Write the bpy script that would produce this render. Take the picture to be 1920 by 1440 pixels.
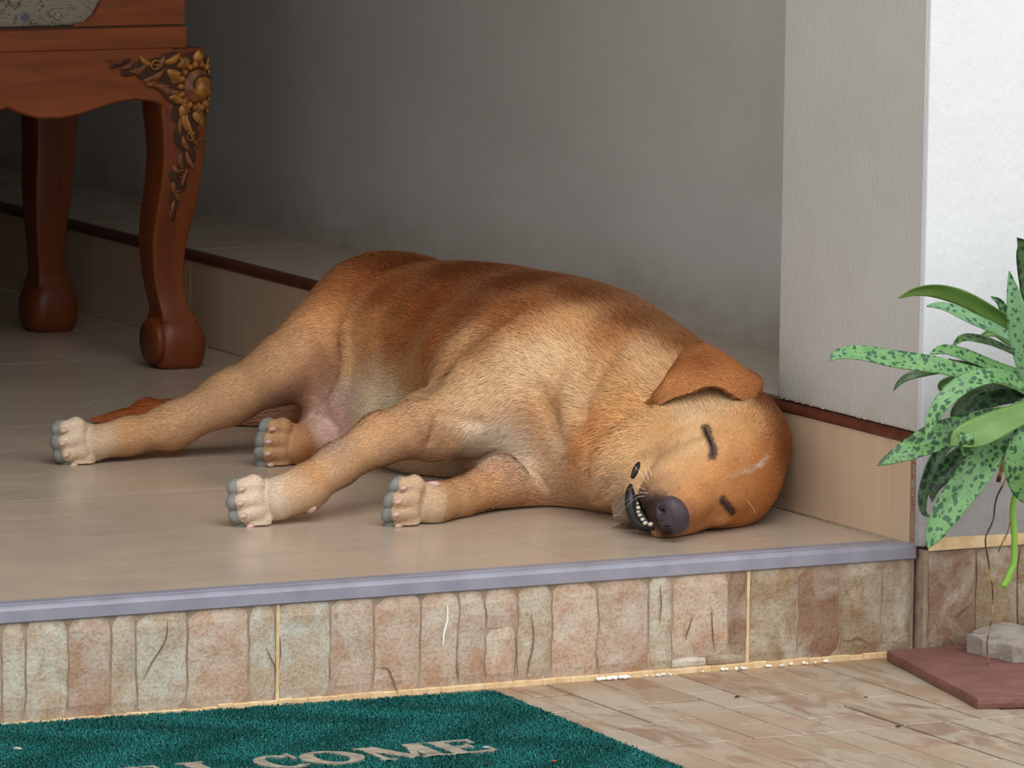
import bpy, bmesh, math, random
import numpy as np
from mathutils import Vector, Matrix, noise as mnoise

for _o in list(bpy.data.objects):
    bpy.data.objects.remove(_o)
scene = bpy.context.scene
COL = scene.collection

# ------------------------------------------------------------------ camera
cam_data = bpy.data.cameras.new('camera')
cam = bpy.data.objects.new('camera', cam_data)
COL.objects.link(cam)
cam_data.sensor_width = 36.0
cam_data.lens = 36.0 * 11580.41 / 1920.0
cam_data.clip_start = 0.1
cam_data.clip_end = 200
cR = Vector((0.88913929, -0.4574543, 0.01291885))
cU = Vector((0.04846824, 0.1222018, 0.99132111))
cF = Vector((0.45506281, 0.88079639, -0.13082642))
cam.matrix_world = Matrix(((cR.x, cU.x, -cF.x, -3.70073113),
                           (cR.y, cU.y, -cF.y, -6.13410774),
                           (cR.z, cU.z, -cF.z, 1.12931282),
                           (0, 0, 0, 1)))
scene.camera = cam

# ------------------------------------------------------------------ light
world = bpy.data.worlds.new('world')
scene.world = world
world.use_nodes = True
wn = world.node_tree.nodes
wl = world.node_tree.links
wn.clear()
w_out = wn.new('ShaderNodeOutputWorld')
w_bg = wn.new('ShaderNodeBackground')
w_bg.inputs['Color'].default_value = (0.93, 0.97, 1.0, 1)
w_bg.inputs['Strength'].default_value = 1.0
wl.new(w_bg.outputs[0], w_out.inputs[0])
sun_data = bpy.data.lights.new('hazy_sun', 'SUN')
sun_data.energy = 1.0
sun_data.angle = math.radians(50)
sun_data.color = (1.0, 0.985, 0.96)
sun = bpy.data.objects.new('hazy_sun', sun_data)
COL.objects.link(sun)
sun.rotation_euler = Vector((0.07, 0.55, -0.83)).to_track_quat('-Z', 'Y').to_euler()

vs = scene.view_settings
vs.view_transform = 'Standard'
vs.look = 'None'
vs.gamma = 1
vs.use_curve_mapping = False
vs.exposure = 0.55
scene.cycles.use_denoising = True
scene.cycles.max_bounces = 8
scene.cycles.diffuse_bounces = 5
scene.cycles.glossy_bounces = 4


# ------------------------------------------------------------------ helpers
def srgb(r, g, b):
    def f(c):
        c /= 255.0
        return c / 12.92 if c <= 0.04045 else ((c + 0.055) / 1.055) ** 2.4
    return (f(r), f(g), f(b), 1.0)


class NT:
    """small wrapper that adds nodes to a material"""

    def __init__(self, name, rough=0.5, spec=0.5):
        self.m = bpy.data.materials.new(name)
        self.m.use_nodes = True
        self.t = self.m.node_tree
        self.n = self.t.nodes
        self.l = self.t.links
        self.b = self.n['Principled BSDF']
        self.b.inputs['Roughness'].default_value = rough
        self.b.inputs['Specular IOR Level'].default_value = spec
        self.co = self.n.new('ShaderNodeTexCoord')

    def add(self, kind, **kw):
        nd = self.n.new(kind)
        for k, v in kw.items():
            setattr(nd, k, v)
        return nd

    def put(self, sock, v):
        if isinstance(v, bpy.types.NodeSocket):
            self.l.new(v, sock)
        else:
            sock.default_value = v

    def vec(self, scale=(1, 1, 1), rot=(0, 0, 0), space='Object'):
        mp = self.add('ShaderNodeMapping')
        mp.inputs['Scale'].default_value = scale
        mp.inputs['Rotation'].default_value = rot
        self.l.new(self.co.outputs[space], mp.inputs['Vector'])
        return mp.outputs[0]

    def wvec(self, scale=(1, 1, 1)):
        g = self.add('ShaderNodeNewGeometry')
        mp = self.add('ShaderNodeMapping')
        mp.inputs['Scale'].default_value = scale
        self.l.new(g.outputs['Position'], mp.inputs['Vector'])
        return mp.outputs[0]

    def noise(self, v, scale, detail=4, rough=0.5, dist=0.0):
        nd = self.add('ShaderNodeTexNoise')
        self.put(nd.inputs['Vector'], v)
        nd.inputs['Scale'].default_value = scale
        nd.inputs['Detail'].default_value = detail
        nd.inputs['Roughness'].default_value = rough
        nd.inputs['Distortion'].default_value = dist
        return nd.outputs['Fac']

    def vor(self, v, scale, feature='F1', rnd=1.0):
        nd = self.add('ShaderNodeTexVoronoi', feature=feature)
        self.put(nd.inputs['Vector'], v)
        nd.inputs['Scale'].default_value = scale
        nd.inputs['Randomness'].default_value = rnd
        return nd.outputs['Distance']

    def ramp(self, f, stops):
        nd = self.add('ShaderNodeValToRGB')
        while len(nd.color_ramp.elements) < len(stops):
            nd.color_ramp.elements.new(0.5)
        for e, (p, c) in zip(nd.color_ramp.elements, stops):
            e.position = p
            e.color = c if not isinstance(c, (int, float)) else (c, c, c, 1)
        self.put(nd.inputs['Fac'], f)
        return nd.outputs['Color']

    def mix(self, f, a, b, mode='MIX'):
        nd = self.add('ShaderNodeMix', data_type='RGBA', blend_type=mode)
        self.put(nd.inputs[0], f)
        self.put(nd.inputs[6], a)
        self.put(nd.inputs[7], b)
        return nd.outputs[2]

    def math(self, op, a, b=0.0):
        nd = self.add('ShaderNodeMath', operation=op)
        self.put(nd.inputs[0], a)
        self.put(nd.inputs[1], b)
        return nd.outputs[0]

    def z(self, v, axis='Z'):
        nd = self.add('ShaderNodeSeparateXYZ')
        self.put(nd.inputs[0], v)
        return nd.outputs[axis]

    def rng(self, v, a, b, c=0.0, d=1.0):
        nd = self.add('ShaderNodeMapRange')
        self.put(nd.inputs['Value'], v)
        for k, x in zip(('From Min', 'From Max', 'To Min', 'To Max'), (a, b, c, d)):
            nd.inputs[k].default_value = x
        return nd.outputs[0]

    def bump(self, h, dist=0.001, strength=1.0):
        nd = self.add('ShaderNodeBump')
        nd.inputs['Distance'].default_value = dist
        nd.inputs['Strength'].default_value = strength
        self.put(nd.inputs['Height'], h)
        self.l.new(nd.outputs[0], self.b.inputs['Normal'])

    def base(self, c):
        self.put(self.b.inputs['Base Color'], c)
        return self

    def rough(self, c):
        self.put(self.b.inputs['Roughness'], c)

    def attr(self, name):
        nd = self.add('ShaderNodeAttribute')
        nd.attribute_name = name
        return nd.outputs['Color']

    def objcol(self):
        return self.add('ShaderNodeObjectInfo').outputs['Color']


def link(o, parent=None):
    COL.objects.link(o)
    if parent is not None:
        o.parent = parent
    return o


def mesh_obj(name, verts, faces, mat=None, parent=None, smooth=False):
    me = bpy.data.meshes.new(name)
    me.from_pydata([tuple(v) for v in verts], [], [tuple(f) for f in faces])
    me.update()
    if mat is not None:
        me.materials.append(mat)
    if smooth:
        me.polygons.foreach_set('use_smooth', [True] * len(me.polygons))
    o = bpy.data.objects.new(name, me)
    return link(o, parent)


def bm_obj(name, bm, mat=None, parent=None, smooth=False):
    bmesh.ops.recalc_face_normals(bm, faces=bm.faces)
    me = bpy.data.meshes.new(name)
    bm.to_mesh(me)
    bm.free()
    if mat is not None:
        me.materials.append(mat)
    if smooth:
        me.polygons.foreach_set('use_smooth', [True] * len(me.polygons))
    o = bpy.data.objects.new(name, me)
    return link(o, parent)


def box_bm(x0, x1, y0, y1, z0, z1, bev=0.0, seg=2, bm=None):
    b2 = bmesh.new()
    bmesh.ops.create_cube(b2, size=1.0)
    for v in b2.verts:
        v.co.x = x0 + (v.co.x + 0.5) * (x1 - x0)
        v.co.y = y0 + (v.co.y + 0.5) * (y1 - y0)
        v.co.z = z0 + (v.co.z + 0.5) * (z1 - z0)
    if bev > 0:
        bmesh.ops.bevel(b2, geom=b2.edges[:], offset=bev, segments=seg, profile=0.6, affect='EDGES')
    if bm is None:
        return b2
    me = bpy.data.meshes.new('tmp')
    b2.to_mesh(me)
    b2.free()
    bm.from_mesh(me)
    bpy.data.meshes.remove(me)
    return bm


def box(name, x0, x1, y0, y1, z0, z1, mat, parent=None, bev=0.0, seg=2):
    return bm_obj(name, box_bm(x0, x1, y0, y1, z0, z1, bev, seg), mat, parent)


def extrude_profile(name, pts, axis, a0, a1, mat, parent=None, smooth=False):
    """pts: closed 2-D outline in the plane perpendicular to axis ('x' or 'y')"""
    n = len(pts)
    vs_ = []
    for a in (a0, a1):
        for p, q in pts:
            vs_.append((a, p, q) if axis == 'x' else (p, a, q))
    fs = [(i, (i + 1) % n, n + (i + 1) % n, n + i) for i in range(n)]
    fs.append(tuple(range(n)))
    fs.append(tuple(range(2 * n - 1, n - 1, -1)))
    o = mesh_obj(name, vs_, fs, mat, parent, False)
    bm = bmesh.new()
    bm.from_mesh(o.data)
    bmesh.ops.recalc_face_normals(bm, faces=bm.faces)
    bm.to_mesh(o.data)
    bm.free()
    return o


def tag(o, label=None, cat=None, group=None, kind=None):
    if label:
        o['label'] = label
    if cat:
        o['category'] = cat
    if group:
        o['group'] = group
    if kind:
        o['kind'] = kind
    return o


def empty(name, loc=(0, 0, 0), rz=0.0):
    o = bpy.data.objects.new(name, None)
    o.location = loc
    o.rotation_euler = (0, 0, rz)
    o.empty_display_size = 0.05
    return link(o)


def catmull(pts, n):
    """smooth curve through pts (any dimension), n samples per span"""
    P = [np.array(p, float) for p in pts]
    P = [2 * P[0] - P[1]] + P + [2 * P[-1] - P[-2]]
    out = []
    for i in range(1, len(P) - 2):
        for j in range(n):
            t = j / n
            out.append(0.5 * (2 * P[i] + (P[i + 1] - P[i - 1]) * t + (2 * P[i - 1] - 5 * P[i] + 4 * P[i + 1] - P[i + 2]) * t * t
                              + (3 * P[i] - P[i - 1] - 3 * P[i + 1] + P[i + 2]) * t ** 3))
    out.append(P[-2])
    return out


def tube(name, pts, radii, mat, parent=None, seg=8, bm=None):
    """round tube along 3-D points with a radius at each point"""
    pts = [Vector(p) for p in pts]
    own = bm is None
    if own:
        bm = bmesh.new()
    rings = []
    up = Vector((0.13, 0.21, 0.97))
    for i, p in enumerate(pts):
        d = (pts[min(i + 1, len(pts) - 1)] - pts[max(i - 1, 0)]).normalized()
        a = d.cross(up)
        if a.length < 1e-3:
            a = d.cross(Vector((1, 0, 0)))
        a.normalize()
        b = d.cross(a).normalized()
        r = radii[i] if hasattr(radii, '__len__') else radii
        rings.append([bm.verts.new(p + (a * math.cos(t) + b * math.sin(t)) * r) for t in [2 * math.pi * k / seg for k in range(seg)]])
    for r0, r1 in zip(rings, rings[1:]):
        for k in range(seg):
            bm.faces.new((r0[k], r0[(k + 1) % seg], r1[(k + 1) % seg], r1[k]))
    bm.faces.new(rings[0][::-1])
    bm.faces.new(rings[-1])
    if own:
        return bm_obj(name, bm, mat, parent, smooth=True)
    return bm


# ------------------------------------------------------------------ materials of the setting
def plaster(name, col, dirt_shade=None, relief=0.0006, even=0.15):
    m = NT(name, 0.75, 0.25)
    v = m.wvec()
    big = m.noise(v, 2.2, 3)
    fine = m.noise(m.wvec((1, 1, 0.45)), 190, 3, 0.6)
    c2 = tuple(x * 0.9 for x in col[:3]) + (1,)
    c = m.mix(m.ramp(big, [(0.35, 0), (0.7, 1)]), col, c2)
    if dirt_shade:
        z0, z1, dcol = dirt_shade
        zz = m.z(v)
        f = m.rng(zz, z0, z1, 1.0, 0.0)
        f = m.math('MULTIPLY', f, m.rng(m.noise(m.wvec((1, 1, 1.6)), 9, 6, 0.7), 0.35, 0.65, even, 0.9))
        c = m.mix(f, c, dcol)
    c = m.mix(m.ramp(m.vor(v, 5.0, 'F1'), [(0.0, 1), (0.008, 1), (0.014, 0)]), c, (0.12, 0.1, 0.08, 1))
    mot = m.ramp(m.noise(m.wvec((1, 1, 1.3)), 5.5, 6, 0.68), [(0.35, 0), (0.65, 1)])
    c = m.mix(m.math('MULTIPLY', mot, 0.10), c, (0.22, 0.19, 0.15, 1))
    m.base(c)
    m.bump(fine, relief, 0.9)
    return m.m


M = {}
M['wall_grey'] = plaster('grey_plaster', srgb(204, 201, 194), (0.12, 0.24, srgb(160, 144, 122)))
M['wall_dark'] = plaster('inner_plaster', srgb(118, 112, 104))  # paint of the unseen walls, darkened to cut bounced light
M['pillar_grey'] = plaster('pillar_plaster', srgb(192, 189, 183), (0.13, 0.2, srgb(165, 160, 145)), 0.0009)
M['wall_white'] = plaster('white_plaster', srgb(222, 225, 229), (0.03, 0.24, srgb(134, 129, 124)), 0.0012, 0.65)  # lower grey holds dirt and the plant's shade, both painted in
M['ceiling'] = plaster('ceiling_paint', srgb(128, 124, 116))  # out of view, darkened to cut bounced light


def tile_mat(name, ca, cb, rough=0.22, streak=(2.2, 34, 34)):
    m = NT(name, rough, 0.5)
    v = m.wvec(streak)
    a = m.noise(v, 1.0, 6, 0.62)
    b = m.noise(m.wvec((1, 1, 1)), 3.5, 4, 0.6, 0.6)
    c = m.mix(m.ramp(a, [(0.3, 0), (0.72, 1)]), ca, cb)
    c = m.mix(m.math('MULTIPLY', m.ramp(b, [(0.35, 0), (0.7, 1)]), 0.35), c, srgb(170, 148, 130))
    c = m.mix(0.22, c, m.objcol(), 'MULTIPLY')
    sc = m.noise(m.wvec((9, 60, 60)), 1.6, 2, 0.5)
    c = m.mix(m.math('MULTIPLY', m.ramp(sc, [(0.72, 0), (0.76, 1)]), 0.35), c, srgb(226, 212, 198))
    m.base(c)
    m.rough(m.rng(m.noise(m.wvec(), 7, 5, 0.6), 0.3, 0.7, rough * 0.75, rough * 1.5))
    m.bump(m.noise(m.wvec(), 9, 2), 0.0006, 0.25)
    return m.m


M['tile'] = tile_mat('beige_floor_tile', srgb(184, 166, 147), srgb(171, 153, 134))
M['skirt'] = tile_mat('beige_skirting_tile', srgb(208, 180, 150), srgb(196, 166, 136), 0.35, (26, 26, 1.4))
m = NT('tile_joint', 0.9, 0.1)
m.base(srgb(96, 82, 70))
M['joint'] = m.m
m = NT('cream_grout', 0.9, 0.1)
m.base(m.mix(m.ramp(m.noise(m.wvec(), 45, 5, 0.65), [(0.35, 0), (0.65, 1)]), srgb(220, 196, 156), srgb(198, 162, 118)))
m.bump(m.noise(m.wvec(), 160, 4), 0.001)
M['grout'] = m.m
m = NT('pale_grout', 0.9, 0.1)
m.base(m.mix(m.ramp(m.noise(m.wvec(), 60, 5, 0.65), [(0.35, 0), (0.65, 1)]), srgb(214, 198, 172), srgb(180, 158, 130)))
M['pale_grout'] = m.m
m = NT('white_crumbs', 0.9, 0.1)
m.base(srgb(232, 228, 220))
M['white'] = m.m
m = NT('brown_trim', 0.33, 0.5)
m.base(m.mix(m.ramp(m.noise(m.wvec(), 40, 5), [(0.4, 0), (0.7, 1)]), srgb(92, 50, 34), srgb(76, 38, 26)))
M['trim'] = m.m
m = NT('cement', 0.9, 0.15)
m.base(m.mix(m.ramp(m.noise(m.wvec(), 70, 5, 0.7), [(0.42, 0), (0.6, 1)]), srgb(150, 138, 122), srgb(150, 88, 66)))
m.bump(m.noise(m.wvec(), 150, 4), 0.002)
M['cement'] = m.m
m = NT('nosing_vinyl', 0.36, 0.5)
sc_ = m.noise(m.wvec((30, 160, 160)), 1.2, 4, 0.7)
c_ = m.mix(m.ramp(m.noise(m.wvec(), 22, 4), [(0.35, 0), (0.7, 1)]), srgb(142, 140, 153), srgb(126, 123, 134))
c_ = m.mix(m.math('MULTIPLY', m.ramp(sc_, [(0.66, 0), (0.72, 1)]), 0.6), c_, srgb(112, 96, 92))
m.base(c_)
M['nosing'] = m.m


def stone_mat(name, grain=1.0):
    m = NT(name, 0.62, 0.35)
    v = m.wvec()
    a = m.noise(v, 26, 6, 0.66, 0.5)
    b = m.noise(v, 260 * grain, 3, 0.6)
    d = m.noise(m.wvec((1.0, 1.0, 0.22)), 70, 5, 0.7, 2.0)
    base = m.mix(1.0, m.objcol(), srgb(238, 238, 238), 'MULTIPLY')
    c = m.mix(m.ramp(a, [(0.42, 0), (0.58, 1)]), base, m.mix(1.0, base, srgb(242, 222, 206), 'MULTIPLY'))
    c = m.mix(m.math('MULTIPLY', m.ramp(m.noise(v, 13, 4, 0.6, 0.8), [(0.46, 0), (0.66, 1)]), 0.5), c, srgb(204, 198, 182))
    c = m.mix(m.math('MULTIPLY', m.ramp(b, [(0.45, 0), (0.70, 1)]), 0.45), c, m.mix(1.0, c, srgb(172, 146, 126), 'MULTIPLY'))
    c = m.mix(m.math('MULTIPLY', m.ramp(d, [(0.60, 0), (0.72, 1)]), 0.45), c, srgb(112, 88, 70))
    m.base(c)
    m.bump(m.math('ADD', m.math('MULTIPLY', b, 0.4), m.math('ADD', a, m.math('MULTIPLY', d, -0.5))), 0.0028, 0.85)
    return m.m


M['stone'] = stone_mat('split_stone')
m = NT('stone_joint', 0.9, 0.15)
m.base(m.mix(m.ramp(m.noise(m.wvec(), 80, 4), [(0.4, 0), (0.7, 1)]), srgb(162, 142, 122), srgb(136, 118, 100)))
M['stone_joint'] = m.m


def floor_stone_mat():
    m = NT('ground_stone', 0.42, 0.4)
    v = m.wvec((1, 0.4, 1))
    a = m.noise(v, 22, 6, 0.62, 1.0)
    b = m.noise(m.wvec(), 130, 4, 0.65)
    base = m.objcol()
    c = m.mix(m.ramp(a, [(0.42, 0), (0.56, 1)]), m.mix(1.0, base, srgb(240, 238, 236), 'MULTIPLY'), srgb(166, 152, 134))
    c = m.mix(m.math('MULTIPLY', m.ramp(m.noise(v, 9, 4, 0.6), [(0.48, 0), (0.64, 1)]), 0.6), c, srgb(160, 130, 106))
    c = m.mix(m.math('MULTIPLY', m.ramp(b, [(0.55, 0), (0.7, 1)]), 0.35), c, srgb(128, 100, 80))
    st_ = m.math('MULTIPLY', m.rng(m.z(m.wvec(), 'Y'), -0.10, -0.005, 0.0, 1.0), m.rng(m.noise(m.wvec(), 7, 4, 0.6), 0.4, 0.62, 0.1, 0.8))
    c = m.mix(st_, c, srgb(140, 98, 62))
    m.base(c)
    m.bump(m.math('ADD', a, m.math('MULTIPLY', b, 0.3)), 0.0015, 0.6)
    return m.m


M['ground_stone'] = floor_stone_mat()

# ------------------------------------------------------------------ porch floor
def structure(o, kind='structure'):
    o['kind'] = kind
    return o


rnd = random.Random(7)
floor = structure(box('floor', -2.2, 0.0, 0.02, 4.2, -0.125, -0.004, M['joint']))
J = 0.0006
xs = [-2.2, -1.61, -1.01, -0.41, 0.0]
ys = [0.030, 0.727, 1.327, 1.927, 2.527, 3.127, 3.727, 4.2]
for i in range(len(xs) - 1):
    for j in range(len(ys) - 1):
        x1 = xs[i + 1] - (J if i < len(xs) - 2 else 0.0)
        t = box('tile', xs[i] + J, x1, ys[j] + J, ys[j + 1] - J, -0.012, 0.0, M['tile'], floor, 0.0003, 1)
        g = rnd.uniform(0.9, 1.0)
        t.color = (g, g, g, 1)

# worn vinyl stair nosing along the front of the porch
nos = extrude_profile('trim_1', [(0.045, 0.0), (0.045, 0.0022), (0.022, 0.0032), (0.018, 0.0014), (0.014, 0.0014), (0.010, 0.0042),
                                 (0.003, 0.0036), (0.0005, 0.0018), (-0.0015, -0.001), (-0.0018, -0.0135), (0.0008, -0.0152), (0.010, -0.0152), (0.010, 0.0)],
                      'x', -2.2, 0.0035, M['nosing'])
tag(nos, 'lavender grey vinyl nosing strip along the front edge of the porch floor', kind='structure')

# ------------------------------------------------------------------ raised ledge with skirting tiles
ledge = structure(box('trim_2', 0.010, 0.235, -0.004, 4.2, -0.12, 0.126, M['joint']))
tag(ledge, 'low tiled ledge running along the foot of the wall')
lt = [-0.0, 0.0575, 0.857, 1.457, 2.057, 2.657, 3.257, 4.2]
for a, b in zip(lt, lt[1:]):
    box('skirting_tile', 0.0, 0.010, a + 0.0012 + (0.010 if a < 0.01 else 0), b - 0.0012, 0.0022, 0.1205, M['skirt'], ledge, 0.0006, 1)
box('grout', 0.0015, 0.006, 0.0, 4.2, -0.001, 0.0035, M['pale_grout'], ledge)
box('grout', 0.0012, 0.006, 0.0562, 0.0588, 0.0, 0.1205, M['pale_grout'], ledge)
tt = [-0.004, 0.327, 0.88, 1.48, 2.08, 2.68, 3.28, 4.2]
for a, b in zip(tt, tt[1:]):
    if b > 0.33:
        box('top_tile', 0.006, 0.235, a + 0.0008, b - 0.0008, 0.124, 0.1345, M['tile'], ledge, 0.0006, 1)
box('grout', 0.008, 0.235, 2.0785, 2.0815, 0.13, 0.1346, M['pale_grout'], ledge)
prof = [(0.012, 0.1205), (-0.001, 0.1205)]
for k in range(7):
    a = math.pi - k * math.pi / 2 / 6
    prof.append((0.010 + 0.0125 * math.cos(a), 0.1225 + 0.0125 * math.sin(a)))
prof += [(0.012, 0.135)]
tr = extrude_profile('edge_strip', prof, 'y', -0.004, 4.2, M['trim'], ledge)
# crumbs of old plaster and grout caught along the edge strip
bm = bmesh.new()
for k in range(34):
    y = rnd.uniform(0.0, 0.32)
    hi = rnd.random() < 0.5
    s = rnd.uniform(0.0005, 0.0016)
    z = 0.1362 if hi else rnd.uniform(0.1165, 0.1205)
    x = -0.0005 if hi else -0.0003
    box_bm(x - s * 0.4, x + s * 0.4, y - s * 1.6, y + s * 1.6, z - s * 0.5, z + s * 0.5, bm=bm)
tag(bm_obj('plaster_crumbs', bm, M['pale_grout'], ledge), kind='stuff')
for (y0, y1, z, s) in ((0.075, 0.15, 0.012, -0.004), (0.0, 0.05, 0.02, 0.001)):
    pass

# ------------------------------------------------------------------ walls
structure(box('wall_back_right', 0.234, 0.40, 0.20, 4.25, 0.13, 2.7, M['wall_grey'])).name = 'wall_right'
pil = structure(box('trim_3', 0.0006, 0.45, -0.012, 0.3267, 0.1348, 2.7, M['pillar_grey'], None, 0.003, 2))
tag(pil, 'grey plastered pillar standing on the end of the ledge')
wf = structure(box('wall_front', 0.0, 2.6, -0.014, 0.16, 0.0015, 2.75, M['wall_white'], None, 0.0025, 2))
for v_ in wf.data.vertices:          # the white face turns the corner just in front of the ledge end
    if v_.co.y > 0.08:
        v_.co.y = -0.0035
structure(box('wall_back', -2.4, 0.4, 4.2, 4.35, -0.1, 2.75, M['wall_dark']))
structure(box('ceiling', -2.4, 0.4, -0.05, 4.35, 2.3, 2.75, M['ceiling']))  # unseen; height and front edge shaped to limit light inside
structure(box('wall_left_blocker', -2.4, -1.08, 0.85, 4.35, -0.13, 2.75, M['wall_dark']))  # added out of view to block light at the back left
# raw cement end of the ledge, brick showing where the plaster is gone
bm = bmesh.new()
for k in range(26):
    z = 0.003 + k * 0.0050
    d = rnd.uniform(-0.0012, 0.0012)
    box_bm(0.0005 + rnd.uniform(0, 0.001), 0.012 + rnd.uniform(-0.002, 0.002), -0.011 + d, 0.009, z, z + 0.0054, 0.0008, 1, bm)
o = bm_obj('cement_edge', bm, M['cement'], ledge)
# orange band of old render above the stone tiles
bm = bmesh.new()
n = 60
top = [0.0105 + 0.0025 * mnoise.noise(Vector((i * 0.31, 0, 3))) for i in range(n)]
vsb = []
for i in range(n):
    x = 0.010 + i * 0.026
    vsb += [(x, -0.0185, -0.0032), (x, -0.0175, top[i] * 0.6), (x, -0.0135, top[i])]
fsb = []
for i in range(n - 1):
    for k in range(2):
        fsb.append((3 * i + k, 3 * i + 3 + k, 3 * i + 4 + k, 3 * i + 1 + k))
bm.free()
band = mesh_obj('render_band', vsb, fsb, M['grout'], wf, True)

# ------------------------------------------------------------------ stone riser
GZ = -0.129
step = structure(box('trim_4', -2.2, 0.0035, 0.0026, 0.020, GZ - 0.01, -0.014, M['stone_joint']))
tag(step, 'riser of the porch step faced with upright split stone tiles')
low = structure(box('trim_5', 0.0085, 2.6, -0.012, 0.012, GZ - 0.01, -0.003, M['stone_joint']))
tag(low, 'stone tiled plinth under the white wall')


def stone_piece(parent, x0, x1, z0, z1, yf, col, seed, jag=0.0012, jl=None, jr=None, lip=0.004):
    """one split stone: front grid with wavy sides, rounded edge, thickness"""
    r = random.Random(seed)
    nz = max(3, int((z1 - z0) / 0.013))
    nx = 4
    grid = []
    vsx = []
    phl, phr = r.uniform(0, 9), r.uniform(0, 9)
    for j in range(nz + 1):
        z = z0 + (z1 - z0) * j / nz
        xa = x0 + 0.0014 + 0.0030 * mnoise.noise(Vector((x0 * 40, z * 38, 1)))
        xb = x1 - 0.0014 + 0.0030 * mnoise.noise(Vector((x1 * 40, z * 38, 1)))
        row = []
        for i in range(nx + 1):
            x = xa + (xb - xa) * i / nx
            edge = i in (0, nx) or j in (0, nz)
            y = yf - 0.0008 + (0.0026 if edge else 0.0) + 0.0016 * mnoise.noise(Vector((x * 30, z * 30, seed)))
            zz = z
            if edge and i in (0, nx) and j in (0, nz):
                y += 0.0016
                x += 0.0012 * (1 if i == 0 else -1)
                zz += 0.0010 * (1 if j == 0 else -1)
            row.append(len(vsx))
            vsx.append((x, y, zz))
        grid.append(row)
    fs = [(grid[j][i], grid[j][i + 1], grid[j + 1][i + 1], grid[j + 1][i]) for j in range(nz) for i in range(nx)]
    rim = [grid[0][i] for i in range(nx + 1)] + [grid[j][nx] for j in range(1, nz + 1)] + \
          [grid[nz][i] for i in range(nx - 1, -1, -1)] + [grid[j][0] for j in range(nz - 1, 0, -1)]
    k0 = len(vsx)
    for q in rim:
        x, y, z = vsx[q]
        vsx.append((x, yf + 0.0085, z))
    L = len(rim)
    for q in range(L):
        fs.append((rim[(q + 1) % L], rim[q], k0 + q, k0 + (q + 1) % L))
    o = mesh_obj('stone', vsx, fs, M['stone'], parent, False)
    o.color = col
    return o


PINK = [srgb(200, 176, 156), srgb(192, 168, 148), srgb(206, 184, 164)]
GREY = [srgb(200, 192, 174), srgb(204, 198, 182), srgb(196, 184, 164)]
TAN = [srgb(164, 144, 116), srgb(156, 134, 106), srgb(168, 150, 122)]  # plant's shade and dirt are worked into these corner stone colours
BRN = [srgb(152, 124, 102), srgb(146, 124, 98)]
zt, zb = -0.0155, GZ + 0.004
riser = [(-1.21, -1.151, GREY[2]), (-1.151, -1.123, GREY[0]), (-1.123, -1.073, GREY[1]), (-1.073, -1.022, PINK[1]), (-1.022, -0.991, GREY[2]), (-0.991, -0.930, GREY[0]),
         (-0.930, -0.855, PINK[2]), (-0.855, -0.8218, GREY[1]), (-0.8182, -0.755, GREY[1]), (-0.755, -0.701, PINK[0]), (-0.701, -0.642, PINK[2]),
         (-0.642, -0.595, PINK[2]), (-0.595, -0.561, PINK[1]), (-0.520, -0.476, GREY[2]), (-0.476, -0.417, PINK[2]), (-0.417, -0.351, PINK[1]),
         (-0.351, -0.320, GREY[2]), (-0.2182, -0.154, TAN[2]), (-0.154, -0.096, BRN[0]), (-0.096, -0.041, TAN[0]), (-0.041, 0.0015, TAN[1])]
sd = 10
for x0, x1, c in riser:
    sd += 1
    stone_piece(step, x0, x1, zb, zt, 0.0, c, sd)
for x0, x1, z0, z1, c in ((-0.561, -0.5205, -0.0600, zt, PINK[0]), (-0.561, -0.5205, zb, -0.0600, PINK[2]),
                          (-0.320, -0.246, -0.1115, zt, PINK[2]), (-0.246, -0.2218, -0.1115, zt, BRN[0]),
                          (-0.320, -0.272, zb, -0.1115, GREY[1]), (-0.272, -0.2218, zb, -0.1115, TAN[1])):
    sd += 1
    stone_piece(step, x0, x1, z0, z1, 0.0, c, sd)
x = -1.21
r2 = random.Random(3)
while x > -2.15:
    w = r2.uniform(0.03, 0.07)
    sd += 1
    stone_piece(step, x - w, x, zb, zt, 0.0, r2.choice(GREY + PINK), sd)
    x -= w
x = 0.013
for w in (0.066, 0.058, 0.052, 0.07, 0.04, 0.062, 0.055, 0.066, 0.047, 0.06, 0.05, 0.06, 0.066, 0.04, 0.07):
    sd += 1
    stone_piece(low, x, x + w, zb, -0.0045, -0.016, [TAN[1], BRN[1], BRN[0], TAN[0]][sd % 4], sd)
    x += w
for gx in (-0.82, -0.22, -1.42):
    box('grout', gx - 0.0019, gx + 0.0019, 0.0006, 0.006, zb - 0.002, zt, M['grout'], step)
bm = bmesh.new()
for k in range(120):
    x0 = -2.2 + k * 0.0184
    h = 0.0045 + 0.0014 * mnoise.noise(Vector((k * 0.7, 2, 0))) + (0.002 if x0 > -0.9 else 0)
    box_bm(x0, x0 + 0.0186, -0.0022 + 0.001 * mnoise.noise(Vector((k * 0.9, 5, 0))), 0.006, GZ - 0.002, GZ + h, 0.0008, 1, bm)
bm_obj('grout_line', bm, M['grout'], step)
bm = bmesh.new()
for (cx, n_, sp) in ((-0.398, 26, 0.022), (-0.345, 8, 0.02), (-0.25, 14, 0.03), (-0.118, 7, 0.006), (-0.17, 8, 0.05)):
    for k in range(n_):
        x = cx + rnd.gauss(0, sp * 0.5)
        s = rnd.uniform(0.0008, 0.0022) * (1.4 if n_ > 20 else 1)
        y = -0.004 - abs(rnd.gauss(0, 0.0025))
        box_bm(x - s, x + s, y - s, y + s, GZ + 0.0005, GZ + 0.0015 + s, s * 0.4, 1, bm)
tag(bm_obj('mortar_crumbs', bm, M['white'], step), kind='stuff')
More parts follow.
